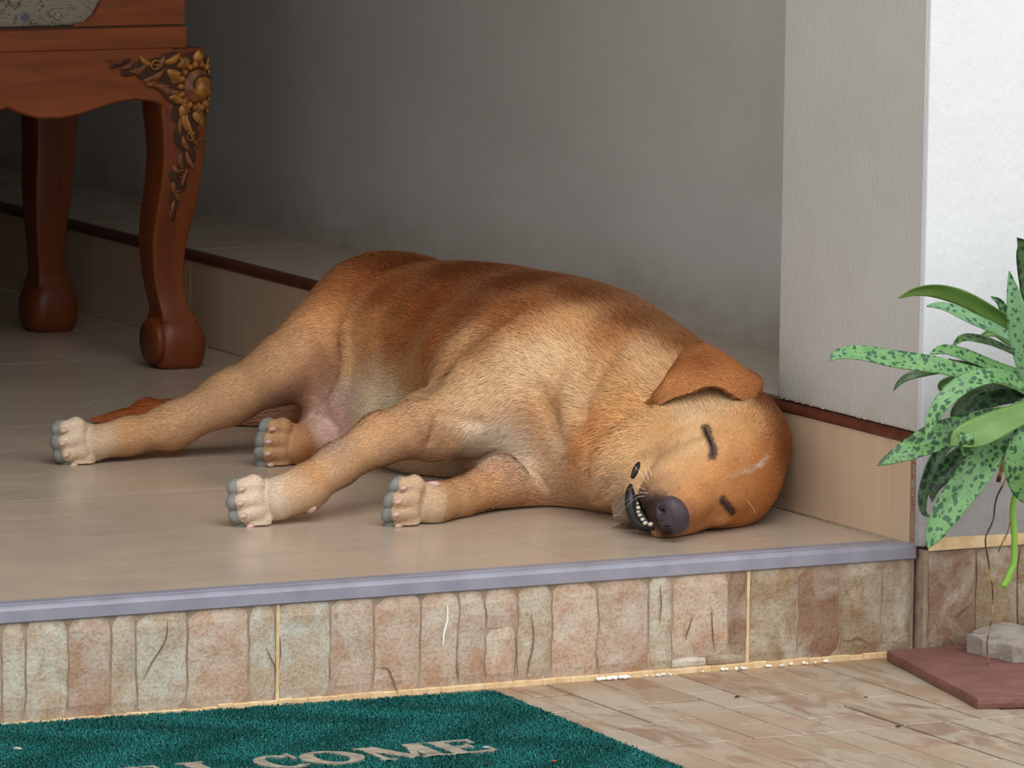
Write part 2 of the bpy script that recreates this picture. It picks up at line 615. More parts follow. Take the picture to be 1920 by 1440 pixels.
# hairline cracks and a white scratch on the stones
m = NT('crack', 0.9, 0.1)
m.base(srgb(104, 84, 68))
M['crack'] = m.m


def crack(parent, pts, w, mat, yo=-0.0028, name='crack'):
    P = catmull(pts, 5)
    vs_ = []
    for i, p in enumerate(P):
        t = i / (len(P) - 1)
        ww = w * (0.25 + math.sin(math.pi * min(1, t * 0.9 + 0.05)))
        d = P[min(i + 1, len(P) - 1)] - P[max(0, i - 1)]
        nn = np.array([-d[1], d[0]]) / (np.hypot(*d) + 1e-9)
        j = 0.0008 * mnoise.noise(Vector((p[0] * 300, p[1] * 300, 0)))
        for s in (-1, 1):
            vs_.append((p[0] + nn[0] * ww * s + j, yo, p[1] + nn[1] * ww * s))
    fs = [(2 * i, 2 * i + 1, 2 * i + 3, 2 * i + 2) for i in range(len(P) - 1)]
    return mesh_obj(name, vs_, fs, mat, parent)


for pts in (((-0.956, -0.0205), (-0.958, -0.045), (-0.975, -0.07), (-0.985, -0.088)),
            ((-0.836, -0.062), (-0.828, -0.078), (-0.8225, -0.092)),
            ((-0.695, -0.095), (-0.684, -0.098), (-0.676, -0.117), (-0.672, -0.124)),
            ((-0.6, -0.098), (-0.598, -0.108), (-0.597, -0.114)),
            ((-0.5255, -0.07), (-0.5225, -0.09), (-0.527, -0.122)),
            ((-0.5045, -0.045), (-0.501, -0.078), (-0.507, -0.104), (-0.509, -0.12)),
            ((-0.270, -0.053), (-0.2685, -0.08), (-0.2655, -0.105)),
            ((-0.338, -0.022), (-0.3365, -0.045), (-0.338, -0.068)),
            ((-0.294, -0.06), (-0.301, -0.08), (-0.304, -0.09)),
            ((-0.098, -0.103), (-0.085, -0.106), (-0.075, -0.103), (-0.06, -0.11)),
            ((0.05, -0.085), (0.063, -0.075), (0.07, -0.07))):
    crack(step if pts[0][0] < 0 else low, pts, 0.0006, M['crack'], -0.0026 if pts[0][0] < 0 else -0.0186)
crack(step, ((-0.6115, -0.0285), (-0.611, -0.045), (-0.615, -0.06), (-0.6165, -0.076)), 0.0011, M['white'], -0.003, 'scratch')

# ------------------------------------------------------------------ ground
m = NT('far_paving', 0.6, 0.3)
br = m.add('ShaderNodeTexBrick')
m.put(br.inputs['Vector'], m.wvec((1, 1, 1)))
br.inputs['Scale'].default_value = 1.0
br.inputs['Brick Width'].default_value = 0.055
br.inputs['Row Height'].default_value = 0.16
br.inputs['Mortar Size'].default_value = 0.0012
br.inputs['Color1'].default_value = srgb(188, 170, 148)
br.inputs['Color2'].default_value = srgb(172, 148, 126)
br.inputs['Mortar'].default_value = srgb(120, 100, 84)
m.base(br.outputs['Color'])
M['far_paving'] = m.m
m = NT('paving_joint', 0.9, 0.1)
m.base(srgb(112, 90, 72))
M['paving_joint'] = m.m
ground = structure(box('floor', -14, 10, -14, 0.02, GZ - 0.06, GZ - 0.004, M['far_paving']))
ground.name = 'floor_yard'
tag(ground, 'yard paved with stone patterned tiles below the porch step')
box('joint_bed', -1.45, 0.6, -1.2, 0.003, GZ - 0.0045, GZ - 0.0030, M['paving_joint'], ground)
gx = [-0.637 - 0.4 * k for k in range(2, -1, -1)] + [-0.237, 0.163, 0.563]
gy = [-1.18, -0.78, -0.38, 0.003]
cols = [srgb(160, 142, 120), srgb(148, 122, 102), srgb(170, 156, 136), srgb(156, 134, 112), srgb(142, 116, 96)]
slabs = []
r3 = random.Random(21)
n_st = 0
rest_v, rest_f = [], []
for i in range(len(gx) - 1):
    for j in range(len(gy) - 1):
        X0, X1, Y0, Y1 = gx[i] + 0.0012, gx[i + 1] - 0.0012, gy[j] + 0.0012, gy[j + 1] - 0.0012
        if X1 < -0.7 and Y0 > -0.7 and j == 2:
            pass
        x = X0
        while x < X1 - 0.012:
            w = r3.uniform(0.044, 0.066)
            if X1 - (x + w) < 0.035:
                w = X1 - x
            y = Y0
            while y < Y1 - 0.01:
                ln = r3.uniform(0.07, 0.2)
                if Y1 - (y + ln) < 0.06:
                    ln = Y1 - y
                h = r3.uniform(-0.0006, 0.0006)
                g = 0.0011
                a, b, c, d = x + g, min(x + w, X1) - g, y + g, min(y + ln, Y1) - g
                sk = r3.uniform(-0.012, 0.012)
                q = [(a, c), (b, c + sk * 0.4), (b, d), (a, d - sk * 0.2)]
                k = 0.0007
                vs_ = [(p[0], p[1], GZ - 0.006) for p in q] + [(p[0], p[1], GZ + h - 0.0008) for p in q]
                cxm, cym = (a + b) / 2, (c + d) / 2
                vs_ += [(p[0] + k * (1 if p[0] < cxm else -1), p[1] + k * (1 if p[1] < cym else -1), GZ + h) for p in q]
                fs = [(0, 1, 5, 4), (1, 2, 6, 5), (2, 3, 7, 6), (3, 0, 4, 7), (4, 5, 9, 8), (5, 6, 10, 9), (6, 7, 11, 10), (7, 4, 8, 11), (8, 9, 10, 11)]
                if j == 0 and i != 2:
                    kb = len(rest_v)
                    rest_v += vs_
                    rest_f += [tuple(kb + q_ for q_ in f_) for f_ in fs]
                else:
                    o = mesh_obj('paving_stone', vs_, fs, M['ground_stone'], ground)
                    o.color = r3.choice(cols)
                    n_st += 1
                y += ln
            x += w
print('paving stones', n_st)
ro = mesh_obj('paving_stones', rest_v, rest_f, M['ground_stone'], ground)
ro.color = cols[0]
tag(ro, kind='stuff')
box('grout', -0.2376, -0.2364, -0.25, -0.02, GZ - 0.003, GZ + 0.0001, M['pale_grout'], ground)
# dark specks on the paving and small pebbles
m = NT('dark_speck', 0.8, 0.2)
m.base(srgb(60, 52, 46))
M['speck'] = m.m


# ------------------------------------------------------------------ door mat
m = NT('mat_pile', 0.95, 0.05)
m.base(m.attr('tint'))
M['pile'] = m.m
m = NT('mat_back', 0.7, 0.3)
m.base(srgb(34, 62, 60))
M['mat_back'] = m.m
m = NT('mat_letter', 0.7, 0.25)
m.base(m.mix(m.ramp(m.noise(m.wvec(), 60, 5), [(0.4, 0), (0.7, 1)]), srgb(160, 146, 130), srgb(120, 112, 100)))
M['letter'] = m.m
MAT_A = -0.0467
mat_root = empty('door_mat', (-0.975, -0.330, GZ + 0.0005), MAT_A)
tag(mat_root, 'dark green coiled door mat lettered WELCOME in front of the step', 'doormat')
ca, sa = math.cos(MAT_A), math.sin(MAT_A)


def mloc(x, y):
    """room x, y to mat coordinates"""
    dx, dy = x + 0.975, y + 0.330
    return dx * ca + dy * sa, -dx * sa + dy * ca


HWX, HWY, CR = 0.392, 0.305, 0.014
outl = []
for cx_, cy_, a0 in ((HWX - CR, HWY - CR, 0), (-HWX + CR, HWY - CR, 90), (-HWX + CR, -HWY + CR, 180), (HWX - CR, -HWY + CR, 270)):
    for k in range(7):
        a = math.radians(a0 + 15 * k)
        outl.append((cx_ + CR * math.cos(a), cy_ + CR * math.sin(a)))
bm = bmesh.new()
rings = []
for (z, s) in ((0.0, 0.0), (0.004, 0.0), (0.0055, -0.0012)):
    rings.append([bm.verts.new((x + (s if x > 0 else -s), y + (s if y > 0 else -s), z)) for x, y in outl])
for r0, r1 in zip(rings, rings[1:]):
    for k in range(len(outl)):
        bm.faces.new((r0[k], r0[(k + 1) % len(outl)], r1[(k + 1) % len(outl)], r1[k]))
bm.faces.new(rings[0][::-1])
bm.faces.new(rings[-1])
bm_obj('backing', bm, M['mat_back'], mat_root)
# letters: strokes as convex quads in letter space (x 0..1, y 0..1)
GL = {
    'W': ([((0.0, 1), (0.26, 1), (0.42, 0), (0.24, 0)), ((0.5, 0.85), (0.36, 0.1), (0.24, 0), (0.42, 0)), ((0.42, 1), (0.62, 1), (0.42, 0), (0.24, 0)),
           ((0.42, 1), (0.62, 1), (0.82, 0), (0.64, 0)), ((0.86, 1), (1.0, 1), (0.82, 0), (0.66, 0))], 0.090),
    'E': ([((0.08, 0), (0.08, 1), (0.40, 1), (0.40, 0)), ((0.0, 0.93), (0.0, 1), (0.92, 1), (0.92, 0.90)), ((0.3, 0.47), (0.3, 0.56), (0.72, 0.56), (0.72, 0.47)),
           ((0.0, 0), (0.0, 0.08), (1.0, 0.12), (1.0, 0)), ((0.82, 0.74), (0.86, 1), (0.94, 1), (0.94, 0.74)), ((0.9, 0), (0.9, 0.26), (1, 0.28), (1, 0)), ((0.64, 0.36), (0.64, 0.66), (0.72, 0.66), (0.72, 0.36))], 0.056),
    'L': ([((0.12, 0), (0.12, 1), (0.46, 1), (0.46, 0)), ((0.0, 0.93), (0.0, 1), (0.58, 1), (0.58, 0.93)), ((0.0, 0), (0.0, 0.08), (1, 0.1), (1, 0)), ((0.9, 0), (0.9, 0.28), (1, 0.3), (1, 0))], 0.056),
    'M': ([((0.06, 0), (0.06, 1), (0.16, 1), (0.16, 0)), ((0.0, 1), (0.30, 1), (0.60, 0.1), (0.46, 0)), ((0.46, 0), (0.60, 0.1), (0.86, 1), (0.76, 1)),
           ((0.70, 0), (0.70, 1), (0.94, 1), (0.94, 0)), ((0.7, 0.93), (0.7, 1), (1.0, 1), (1.0, 0.93)), ((0, 0), (0, 0.07), (0.24, 0.07), (0.24, 0)), ((0.62, 0), (0.62, 0.07), (1, 0.07), (1, 0))], 0.082),
}


def arc(cx, cy, a0, a1, n, inner=(0.24, 0.41), outer=(0.5, 0.5)):
    q = []
    for k in range(n):
        t0, t1 = [math.radians(a0 + (a1 - a0) * (k + s) / n) for s in (0, 1)]
        q.append(((cx + outer[0] * math.cos(t0), cy + outer[1] * math.sin(t0)), (cx + outer[0] * math.cos(t1), cy + outer[1] * math.sin(t1)),
                  (cx + inner[0] * math.cos(t1), cy + inner[1] * math.sin(t1)), (cx + inner[0] * math.cos(t0), cy + inner[1] * math.sin(t0))))
    return q


GL['O'] = (arc(0.5, 0.5, 0, 360, 20), 0.070)
GL['C'] = (arc(0.55, 0.5, 45, 315, 16) + [((0.84, 0.66), (0.84, 1.0), (0.92, 1.0), (0.92, 0.66))], 0.060)
quads_all = []
LY0, LY1 = -0.3735, -0.3025
for ch, x0 in (('W', -1.258), ('E', -1.158), ('L', -1.082), ('C', -1.006), ('O', -0.950), ('M', -0.874), ('E', -0.790)):
    qs, w = GL[ch]
    vs_, fs = [], []
    for q in qs:
        k = len(vs_)
        loc = [mloc(x0 + p[0] * w, LY0 + p[1] * (LY1 - LY0)) for p in q]
        # keep a consistent winding
        ar = sum(loc[i][0] * loc[(i + 1) % 4][1] - loc[(i + 1) % 4][0] * loc[i][1] for i in range(4))
        if ar < 0:
            loc = loc[::-1]
        quads_all.append(loc)
        vs_ += [(p[0], p[1], 0.0050) for p in loc] + [(p[0], p[1], 0.0085 + 0.00005 * (k // 8)) for p in loc]
        fs += [(k + 4, k + 5, k + 6, k + 7)] + [(k + i, k + (i + 1) % 4, k + 4 + (i + 1) % 4, k + 4 + i) for i in range(4)]
    mesh_obj('letter', vs_, fs, M['letter'], mat_root)
nr = np.random.default_rng(11)
NP = 108000
px_, py_ = nr.uniform(-HWX + 0.004, HWX - 0.004, NP), nr.uniform(-HWY + 0.004, HWY - 0.003, NP)
keep = np.ones(NP, bool)
for q in quads_all:
    ins = np.ones(NP, bool)
    for i in range(4):
        ax_, ay_ = q[i]
        bx_, by_ = q[(i + 1) % 4]
        L_ = math.hypot(bx_ - ax_, by_ - ay_) + 1e-9
        ins &= ((bx_ - ax_) * (py_ - ay_) - (by_ - ay_) * (px_ - ax_)) / L_ > 0.0006
    keep &= ~ins
cc = (np.abs(px_) > HWX - CR) & (np.abs(py_) > HWY - CR)
keep &= ~(cc & (np.hypot(np.abs(px_) - HWX + CR, np.abs(py_) - HWY + CR) > CR - 0.002))
px_, py_ = px_[keep], py_[keep]
NP = len(px_)
ang = nr.uniform(0, 6.283, NP)
dx_, dy_ = np.cos(ang), np.sin(ang)
ln_ = nr.uniform(0.0020, 0.0042, NP)
ht = nr.uniform(0.0012, 0.0040, NP)
wv = nr.uniform(0.0003, 0.0006, NP)
Z0 = 0.0052
prof_ = [(-0.75, 0.0), (-0.40, 0.95), (0.40, 1.0), (0.75, 0.1)]
vv = np.zeros((NP, 8, 3))
bend = nr.uniform(-0.6, 0.6, NP)
for i, (a, b) in enumerate(prof_):
    cxp = px_ + dx_ * ln_ * a - dy_ * bend * ln_ * b * 0.5
    cyp = py_ + dy_ * ln_ * a + dx_ * bend * ln_ * b * 0.5
    for s, j in ((-1, 0), (1, 1)):
        vv[:, 2 * i + j, 0] = cxp - dy_ * wv * s
        vv[:, 2 * i + j, 1] = cyp + dx_ * wv * s
        vv[:, 2 * i + j, 2] = Z0 + ht * b
fb = np.array([(2 * i, 2 * i + 1, 2 * i + 3, 2 * i + 2) for i in range(3)])
FF = (np.arange(NP)[:, None, None] * 8 + fb[None]).reshape(-1, 4)
me_ = bpy.data.meshes.new('pile')
me_.vertices.add(NP * 8)
me_.vertices.foreach_set('co', vv.astype(np.float32).ravel())
me_.loops.add(FF.size)
me_.loops.foreach_set('vertex_index', FF.astype(np.int32).ravel())
me_.polygons.add(len(FF))
me_.polygons.foreach_set('loop_start', (np.arange(len(FF)) * 4).astype(np.int32))
me_.update(calc_edges=True)
tint = np.array(srgb(32, 92, 87)[:3])[None] * np.exp(nr.normal(0, 0.30, NP))[:, None] * (1 + 0.25 * np.sin(px_ * 37 + 2 * np.sin(py_ * 29)))[:, None]
wh = nr.random(NP) < 0.02
tint[wh] = np.array(srgb(90, 130, 124)[:3])
at_ = me_.color_attributes.new('tint', 'FLOAT_COLOR', 'POINT')
at_.data.foreach_set('color', np.repeat(np.concatenate([np.clip(tint, 0, 1), np.ones((NP, 1))], 1), 8, axis=0).astype(np.float32).ravel())
me_.materials.append(M['pile'])
o = bpy.data.objects.new('pile', me_)
link(o, mat_root)
tag(o, kind='stuff')
# small bits of litter on the mat and on the paving
m = NT('dry_leaf', 0.7, 0.3)
m.base(srgb(146, 66, 40))
M['dry'] = m.m
m = NT('pale_chip', 0.7, 0.3)
m.base(srgb(176, 170, 160))
M['chip'] = m.m


def flake(name, c, r, mat_, label, sq=0.6, rot=0.4):
    bm = bmesh.new()
    bmesh.ops.create_icosphere(bm, subdivisions=2, radius=1.0)
    for v in bm.verts:
        k = 1 + 0.25 * mnoise.noise(v.co * 1.7 + Vector(c) * 40)
        x, y = v.co.x * r * k, v.co.y * r * sq * k
        v.co = Vector((c[0] + x * math.cos(rot) - y * math.sin(rot), c[1] + x * math.sin(rot) + y * math.cos(rot), c[2] + (v.co.z + 1) * r * 0.28))
    o = bm_obj(name, bm, mat_, None, True)
    tag(o, label, 'debris')
    return o


zt_ = GZ + 0.0085
flake('dry_leaf_scrap', (-0.7117, -0.457, -0.119), 0.0035, M['dry'], 'tiny reddish brown leaf scrap lying on the green mat right of the lettering', 0.8)
flake('pale_chip', (-0.7438, -0.3623, -0.119), 0.0045, M['chip'], 'pale grey chip lying on the mat above the last letter', 0.3, 0.0)
flake('wood_chip', (-1.2051, -0.1725, -0.119), 0.0055, M['chip'], 'pale wood chip lying near the left edge of the mat', 0.35, -0.9)
flake('dark_crumb', (-0.7855, -0.4442, -0.119), 0.0050, M['speck'], 'dark brown crumb on the mat beneath the final E', 0.5, 0.1)
flake('paving_crumb', (-0.3246, -0.162, -0.1285), 0.0042, M['speck'], 'elongated dark crumb on the paving nearest the middle of the step', 0.3, 0.2)
flake('paving_pebble', (-0.2483, -0.3881, -0.1285), 0.0036, M['speck'], 'dark pebble on the paving left of the red slab corner', 0.5, 0.0)
flake('paving_speck', (-0.1905, -0.2195, -0.1285), 0.0022, M['speck'], 'small dark speck on the paving close to the red slab edge', 0.6, 0.0)

# ------------------------------------------------------------------ red slab and grey stone
m = NT('red_slab', 0.6, 0.3)
v = m.wvec()
c_ = m.mix(m.ramp(m.noise(v, 16, 5, 0.62), [(0.35, 0), (0.7, 1)]), srgb(126, 84, 76), srgb(104, 68, 60))
c_ = m.mix(m.math('MULTIPLY', m.ramp(m.noise(v, 70, 4, 0.7), [(0.6, 0), (0.7, 1)]), 0.5), c_, srgb(150, 112, 104))
m.base(c_)
m.bump(m.noise(v, 80, 5, 0.6), 0.0018, 0.7)
M['slab'] = m.m
m = NT('grey_rock', 0.85, 0.2)
c_ = m.mix(m.ramp(m.noise(m.wvec(), 28, 5, 0.65), [(0.35, 0), (0.65, 1)]), srgb(166, 156, 144), srgb(132, 120, 108))
m.base(c_)
m.bump(m.noise(m.wvec(), 120, 5, 0.65), 0.003, 0.8)
M['rock'] = m.m


def slab_mesh(name, poly, z0, z1, mat_, seed, nsub=14, rag=0.0016, bow=0.0):
    """flat stone with ragged split edges"""
    P = []
    for a, b in zip(poly, poly[1:] + poly[:1]):
        for k in range(nsub):
            t = k / nsub
            x, y = a[0] + (b[0] - a[0]) * t, a[1] + (b[1] - a[1]) * t
            nx_, ny_ = (b[1] - a[1]), -(b[0] - a[0])
            L_ = math.hypot(nx_, ny_)
            j = rag * mnoise.noise(Vector((x * 90, y * 90, seed)))
            P.append((x + nx_ / L_ * j, y + ny_ / L_ * j))
    cx_ = sum(p[0] for p in P) / len(P)
    cy_ = sum(p[1] for p in P) / len(P)
    bm = bmesh.new()
    lv = []
    for z, s, r in ((z0, 0.995, 0.0), (z0 + (z1 - z0) * 0.5, 1.003, 1.0), (z1 - 0.0012, 1.0, 0.5), (z1, 0.988, 0.2), (z1, 0.6, 0.2)):
        ring = []
        for i, p in enumerate(P):
            j = 0.0012 * r * mnoise.noise(Vector((p[0] * 160, p[1] * 160, z * 300 + seed)))
            ring.append(bm.verts.new((cx_ + (p[0] - cx_) * s + j, cy_ + (p[1] - cy_) * s + j, z + (0.0006 * mnoise.noise(Vector((p[0] * 60, p[1] * 60, 9))) if z > z0 else 0))))
        lv.append(ring)
    for r0, r1 in zip(lv, lv[1:]):
        for k in range(len(P)):
            bm.faces.new((r0[k], r0[(k + 1) % len(P)], r1[(k + 1) % len(P)], r1[k]))
    bm.faces.new(lv[-1])
    bm.faces.new(lv[0][::-1])
    return bm_obj(name, bm, mat_)


slab = slab_mesh('stone_slab', [(-0.046, -0.022), (-0.111, -0.331), (0.03, -0.375), (0.085, -0.085), (0.045, -0.023)], GZ + 0.0008, GZ + 0.0125, M['slab'], 4)
tag(slab, 'flat reddish brown stone slab lying on the paving at the corner', 'slab')
rock = slab_mesh('rock', [(0.033, -0.070), (0.045, -0.153), (0.105, -0.185), (0.17, -0.13), (0.16, -0.045), (0.07, -0.036)], GZ + 0.0128, GZ + 0.034, M['rock'], 9, 8, 0.006)
for v_ in rock.data.vertices:
    if v_.co.z > GZ + 0.02:
        v_.co.z += 0.009 * mnoise.noise(v_.co * 24)
tag(rock, 'rough pale grey stone resting on the red slab', 'stone')

# ------------------------------------------------------------------ carved armchair
def wood_mat(name, ca_, cb_, axis='x'):
    m = NT(name, 0.42, 0.35)
    sc_ = {'x': (3, 26, 26), 'z': (26, 26, 3)}[axis]
    a = m.noise(m.wvec(sc_), 1.4, 6, 0.62, 1.2)
    c = m.mix(m.ramp(a, [(0.3, 0), (0.72, 1)]), ca_, cb_)
    m.base(c)
    m.bump(a, 0.0005, 0.4)
    return m.m


M['wood'] = wood_mat('varnished_teak', srgb(144, 76, 38), srgb(112, 54, 25))
M['wood_leg'] = wood_mat('varnished_teak_leg', srgb(124, 62, 28), srgb(96, 44, 18), 'z')
m = NT('carving_gold', 0.42, 0.5)
m.base(m.mix(m.ramp(m.noise(m.wvec(), 90, 4), [(0.35, 0), (0.65, 1)]), srgb(186, 124, 50), srgb(130, 78, 30)))
m.b.inputs['Metallic'].default_value = 0.15
M['gold'] = m.m
m = NT('carving_dark', 0.6, 0.3)
m.base(srgb(66, 38, 20))
M['cdark'] = m.m
m = NT('carving_brown', 0.5, 0.4)
m.base(m.mix(m.ramp(m.noise(m.wvec(), 110, 3), [(0.4, 0), (0.6, 1)]), srgb(138, 84, 44), srgb(104, 60, 32)))
M['cbrown'] = m.m
chair = empty('carved_armchair', (-0.395, 2.05, 0))
chair.scale = (1, 1, 0.984)
tag(chair, 'carved teak armchair with cabriole legs and floral upholstery beside the ledge', 'chair')


def cp(x, y, z):
    return (x + 0.395, y - 2.05, z)


LEGP = [(0.0, 0.0290, 0.0300), (0.006, 0.0345, 0.0350), (0.022, 0.0385, 0.0385), (0.042, 0.0390, 0.0390), (0.058, 0.0350, 0.0345), (0.070, 0.0290, 0.0275), (0.080, 0.0245, 0.0215), (0.095, 0.0222, 0.0150), (0.123, 0.0225, 0.0108),
        (0.16, 0.0250, 0.0120), (0.184, 0.0270, 0.0147), (0.222, 0.0300, 0.0220), (0.26, 0.0310, 0.0277), (0.30, 0.0320, 0.0322), (0.34, 0.034, 0.0345), (0.376, 0.0350, 0.0335), (0.42, 0.035, 0.0335), (0.462, 0.035, 0.032)]


def make_leg(xc, yc, sx, sy, front=True, amp=1.0):
    """cabriole leg, bulging towards (sx, sy)"""
    bm = bmesh.new()
    rings = []
    P = catmull(LEGP, 3)
    for z, h, c in P:
        z = max(z, 0.0)
        e = (c - h) * amp
        ring = []
        rr = 0.55 if z < 0.07 else 0.16
        for qx, qy in ((1, 1), (-1, 1), (-1, -1), (1, -1)):
            for k in range(4):
                a = math.radians({(1, 1): 0, (-1, 1): 90, (-1, -1): 180, (1, -1): 270}[(qx, qy)] + 30 * k)
                x = qx * h * (1 - rr) + h * rr * math.cos(a)
                y = qy * h * (1 - rr) + h * rr * math.sin(a)
                ring.append(bm.verts.new(cp(xc + sx * e + x, yc + sy * e + y, z)))
        rings.append(ring)
    n = len(rings[0])
    for r0, r1 in zip(rings, rings[1:]):
        for k in range(n):
            bm.faces.new((r0[k], r0[(k + 1) % n], r1[(k + 1) % n], r1[k]))
    bm.faces.new(rings[0][::-1])
    bm.faces.new(rings[-1])
    return bm_obj('leg', bm, M['wood_leg'], chair, True)


XR, YF, YB = -0.135, 1.815, 2.270
XL = -0.675
legs = [make_leg(XR, YF, 1, -1), make_leg(XL, YF, -1, -1), make_leg(XR, YB, 0.6, 0.6, False), make_leg(XL, YB, -0.6, 0.6, False)]
for lg in legs:
    lg.data.set_sharp_from_angle(angle=math.radians(40))
# scroll on the inner side of each front foot
for xc, s in ((XR, -1), (XL, 1)):
    tube('foot_scroll', [cp(xc + s * 0.033, YF - 0.006, 0.040), cp(xc + s * 0.043, YF - 0.006, 0.040)], [0.036, 0.030], M['wood_leg'], legs[0] if s < 0 else legs[1], 20)


def apron(x0, x1, y0, y1, n, name='apron'):
    """board with the scalloped lower edge, cusp in the middle"""
    vs_, fs = [], []
    mid_ = (x0 + x1) / 2
    hw = (x1 - x0) / 2
    for i in range(n + 1):
        x = x0 + (x1 - x0) * i / n
        t = abs(x - mid_) / hw
        zb_ = float(np.interp(t, [0, 0.035, 0.09, 0.2, 0.32, 0.48, 0.64, 0.78, 0.9, 1.0], [0.384, 0.381, 0.375, 0.3675, 0.3665, 0.374, 0.386, 0.3905, 0.386, 0.372]))
        for y in (y0, y1):
            vs_ += [cp(x, y, zb_ + (0.003 if y == y0 else 0)), cp(x, y, 0.463)]
        vs_ += [cp(x, y0 + 0.004, zb_)]
    for i in range(n):
        a, b = 5 * i, 5 * i + 5
        fs += [(a, b, b + 1, a + 1), (a + 2, a + 3, b + 3, b + 2), (a + 1, b + 1, b + 3, a + 3), (a, a + 4, b + 4, b), (a + 4, a + 2, b + 2, b + 4)]
    fs += [(0, 1, 3, 2, 4), (5 * n + 4, 5 * n + 2, 5 * n + 3, 5 * n + 1, 5 * n)]
    return mesh_obj(name, vs_, fs, M['wood'], chair)


apron(XL + 0.02, XR - 0.02, YF - 0.034, YF - 0.008, 80)
for xa in (XR, XL):
    box('side_rail', *[q for q in (xa + 0.395 - 0.014, xa + 0.395 + 0.014)], YF - 2.05 + 0.02, YB - 2.05 - 0.02, 0.385, 0.463, M['wood'], chair, 0.003)
box('back_rail', XL + 0.395 + 0.02, XR + 0.395 - 0.02, YB - 2.05 - 0.014, YB - 2.05 + 0.014, 0.385, 0.463, M['wood'], chair, 0.003)
X0c, X1c = XL - 0.001 + 0.395, XR + 0.001 + 0.395
Yf = YF - 2.05
box('seat_moulding', X0c - 0.004, X1c + 0.004, Yf - 0.030, YB - 2.05 + 0.036, 0.462, 0.494, M['wood'], chair, 0.004, 3)
box('seat_shadow_bead', X0c + 0.002, X1c - 0.002, Yf - 0.026, YB - 2.05 + 0.03, 0.4930, 0.4975, M['cdark'], chair)
# seat box: fabric panel framed by shaped wooden corners
m = NT('floral_fabric', 0.85, 0.15)
v = m.wvec((1, 1, 1))
wv_ = m.noise(m.wvec((30, 30, 260)), 3.0, 3, 0.6)
fl1 = m.vor(v, 17, 'F1')
fl2 = m.noise(v, 26, 4, 0.6, 3.5)
c_ = m.mix(m.ramp(wv_, [(0.3, 0), (0.7, 1)]), srgb(150, 142, 126), srgb(122, 114, 100))
c_ = m.mix(m.ramp(fl2, [(0.56, 0), (0.58, 1), (0.60, 1), (0.62, 0)]), c_, srgb(66, 60, 44))
c_ = m.mix(m.ramp(fl1, [(0.10, 1), (0.17, 0)]), c_, srgb(90, 96, 104))
c_ = m.mix(m.ramp(m.vor(v, 23, 'F1', 0.8), [(0.05, 1), (0.09, 0)]), c_, srgb(128, 88, 72))
m.base(c_)
m.bump(wv_, 0.001, 0.7)
M['fabric'] = m.m
box('seat_fabric', X0c + 0.004, X1c - 0.004, Yf - 0.018, YB - 2.05 + 0.03, 0.497, 0.60, M['fabric'], chair, 0.006, 2)
for sgn in (1, -1):
    pts = [(0.1700, 0.0), (0.168, 0.0035), (0.150, 0.006), (0.138, 0.016), (0.128, 0.034), (0.110, 0.052), (0.088, 0.066), (0.062, 0.080), (0.036, 0.098), (0.034, 0.112), (0.0, 0.112), (0.0, 0.0)]
    xe = X1c if sgn > 0 else X0c
    vs_ = [(xe - sgn * p[0], Yf - 0.028, 0.4972 + p[1]) for p in pts] + [(xe - sgn * p[0], Yf - 0.010, 0.4972 + p[1]) for p in pts]
    n = len(pts)
    fs = [tuple(range(n)), tuple(range(2 * n - 1, n - 1, -1))] + [(i, (i + 1) % n, n + (i + 1) % n, n + i) for i in range(n)]
    o = mesh_obj('corner_bracket', vs_, fs, M['wood'], chair)
    bm = bmesh.new()
    bm.from_mesh(o.data)
    bmesh.ops.recalc_face_normals(bm, faces=bm.faces)
    bm.to_mesh(o.data)
    bm.free()
box('seat_cushion', X0c + 0.03, X1c - 0.03, Yf - 0.02, YB - 2.05, 0.600, 0.66, M['fabric'], chair, 0.02, 3)
for sgn in (1, -1):
    xe = X1c - 0.026 if sgn > 0 else X0c + 0.026
    box('arm_post', xe - 0.02, xe + 0.02, Yf - 0.022, Yf + 0.02, 0.598, 0.80, M['wood_leg'], chair, 0.006)
    box('armrest', xe - 0.03, xe + 0.03, Yf - 0.04, YB - 2.05 + 0.02, 0.80, 0.835, M['wood'], chair, 0.012, 3)
box('backrest', X0c + 0.01, X1c - 0.01, YB - 2.05 - 0.01, YB - 2.05 + 0.035, 0.60, 1.12, M['wood'], chair, 0.012, 3)
box('back_cushion', X0c + 0.07, X1c - 0.07, YB - 2.05 - 0.055, YB - 2.05 - 0.011, 0.66, 1.04, M['fabric'], chair, 0.02, 3)


# carved relief on the knees
def dome(bm, x, z, lx, lz, rot, h, y, tip=0.0, n=14, curve=0.0):
    """raised leaf/petal on the front face; lx half length, lz half width, pointed by tip"""
    c = bm.verts.new((x, y - h, z))
    rim_, mid__ = [], []
    for k in range(n):
        a = 2 * math.pi * k / n
        u, w = math.cos(a), math.sin(a)
        wid = lz * w * (1 - tip * max(0, u) ** 1.5)
        ux = lx * u
        wz = wid + curve * (u * u) * lx
        X_, Z_ = ux * math.cos(rot) - wz * math.sin(rot), ux * math.sin(rot) + wz * math.cos(rot)
        rim_.append(bm.verts.new((x + X_, y, z + Z_)))
        mid__.append(bm.verts.new((x + X_ * 0.72, y - h * 0.72, z + Z_ * 0.72)))
    for k in range(n):
        bm.faces.new((rim_[k], rim_[(k + 1) % n], mid__[(k + 1) % n], mid__[k]))
        bm.faces.new((mid__[k], mid__[(k + 1) % n], c))


